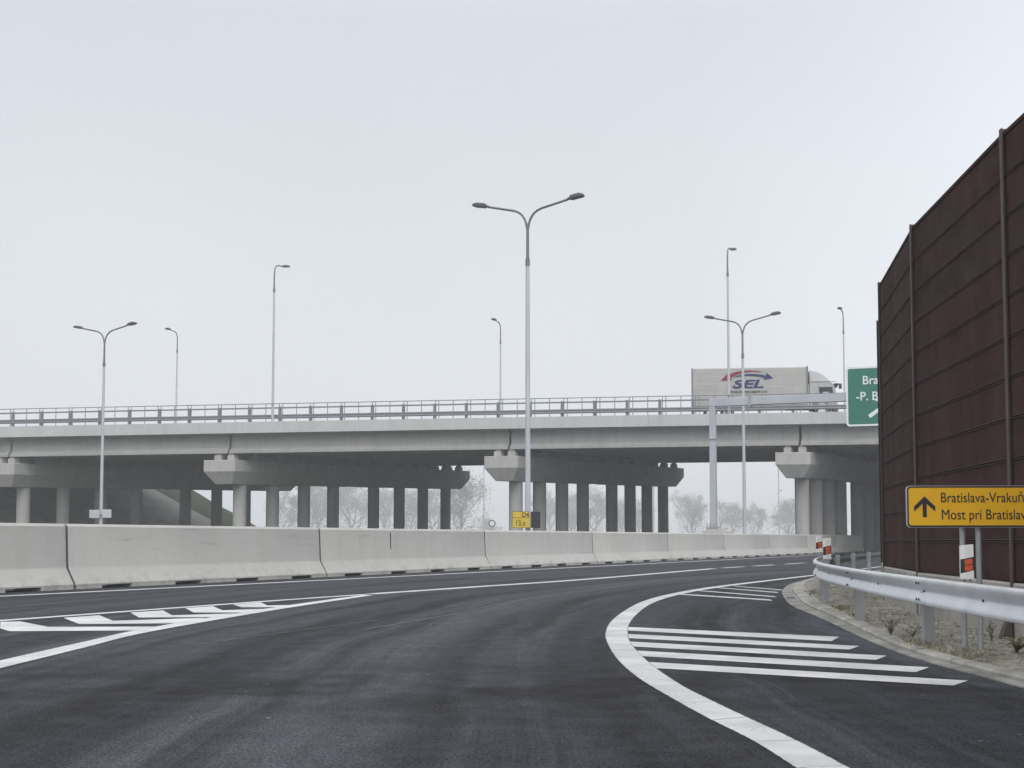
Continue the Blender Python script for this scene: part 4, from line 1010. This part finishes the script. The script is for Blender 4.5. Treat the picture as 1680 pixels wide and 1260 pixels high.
TREES = [(468, 800, 420, 1, "bare thin tree seen in the first gap right of the second pier's near column"),
         (522, 772, 430, 0, "dense grey tree filling the second gap of the second pier's columns"),
         (575, 770, 450, 2, "wide hazy tree filling the broad gap in the second pier's columns"),
         (632, 788, 460, 1, "sparse tree in the narrow gap right of the broad gap, second pier"),
         (672, 795, 440, 0, "hazy tree in the second narrow gap from the second pier's far end"),
         (708, 790, 420, 2, "hazy tree in the last gap of the second pier's columns"),
         (757, 772, 330, 1, "big bare-limbed tree in the open bay between the second and third piers"),
         (800, 846, 520, 2, "low faint tree just left of the third pier's near column"),
         (902, 800, 470, 1, "pale tree in the first gap right of the kilometre sign"),
         (938, 806, 480, 0, "pale tree in the second gap right of the kilometre sign"),
         (977, 798, 470, 2, "hazy tree in the broad middle gap of the third pier's columns"),
         (1018, 815, 480, 0, "hazy tree in the first narrow gap right of that broad gap, third pier"),
         (1047, 822, 480, 1, "hazy tree in the second narrow gap right of the broad gap, third pier"),
         (1136, 806, 430, 0, "round bushy hazy tree in the open bay left of the gantry post"),
         (1200, 818, 470, 2, "hazy tree between the gantry post and the twin lamp's pole"),
         (1236, 824, 470, 1, "thin hazy tree right of the twin lamp's pole in the open bay"),
         (1294, 812, 430, 2, "hazy tree partly hidden behind the near column of the right pier")]
for px, top, dist, k, lab in TREES:
    r = protos[k] if not used[k] else copy_tree(protos[k]); used[k] = True
    h = (884.6 - top) * dist / 2400 + 1
    dist *= 1.8; h = (884.6 - top) * dist / 2400 + 1
    r.location = ((px - 840) / 2400 * dist, dist, 0); s = h / 18.0
    r.scale = (s * 1.3, s * 1.3, s); r.rotation_euler = (0, 0, random.uniform(0, 6.28)); r['label'] = lab
sc = MB(); rnd = random.Random(5)
for _ in range(9000):
    px = rnd.uniform(380, 1460); yy = rnd.uniform(820, 900)
    hh = 2.2 + 2.4 * (math.sin(px * 0.031) + math.sin(px * 0.073 + 1.3)) * 0.5 + 1.4 * math.sin(px * 0.19)
    if hh < 0.6: continue
    c = Vector(((px - 840) / 2400 * yy + rnd.gauss(0, 1), yy, abs(rnd.gauss(0, 0.55)) * hh)); sz = rnd.uniform(0.25, 0.6)
    a = Vector((rnd.uniform(-1, 1), rnd.uniform(-1, 1), rnd.uniform(-1, 1))).normalized(); b = a.orthogonal().normalized()
    sc.add([c - a * sz, c + b * sz * 0.55, c + a * sz, c - b * sz * 0.55], [(0, 1, 2, 3)])
o = sc.build("scrub", M['leaf'], None, 0); tag(o, "low pale scrub along the foggy field edge far beyond the overpass", "scrub", kind='stuff')
# round speed sign far off
rs = empty("speed_sign", (-4.1, 300, 0), 0, "tiny hazy round road sign on a post in the bay left of the third pier", "road sign")
g = MB(); g.tube([(0, 0, 0), (0, 0, 4.6)], 0.06, 8); g.build("post", M['galvdull'], rs)
g = MB(); g.tube([(0, -0.10, 4.2), (0, -0.06, 4.2)], 0.75, 24); dsk = g.build("disc", M['black'], rs)
g = MB(); g.tube([(0, -0.115, 4.2), (0, -0.101, 4.2)], 0.52, 24); g.build("face", M['signwhite'], dsk)

# ------------------------------------------------------------------ haze
g = MB(); g.box(-900, 900, -60, 1500, -1.2, 34)
hz = g.build("haze", None, smooth=0); hz['kind'] = 'stuff'; tag(hz, "thin pale autumn haze hanging over the road and fields", "haze")
m = bpy.data.materials.new("pale_haze"); m.use_nodes = True; t = m.node_tree; t.nodes.clear()
o_ = N(t, "ShaderNodeOutputMaterial"); pv = N(t, "ShaderNodeVolumePrincipled")
pv.inputs["Color"].default_value = (0.97, 0.98, 1.0, 1); pv.inputs["Density"].default_value = 0.0010
t.links.new(pv.outputs[0], o_.inputs["Volume"]); hz.data.materials.append(m)
hz.display_type = 'WIRE'
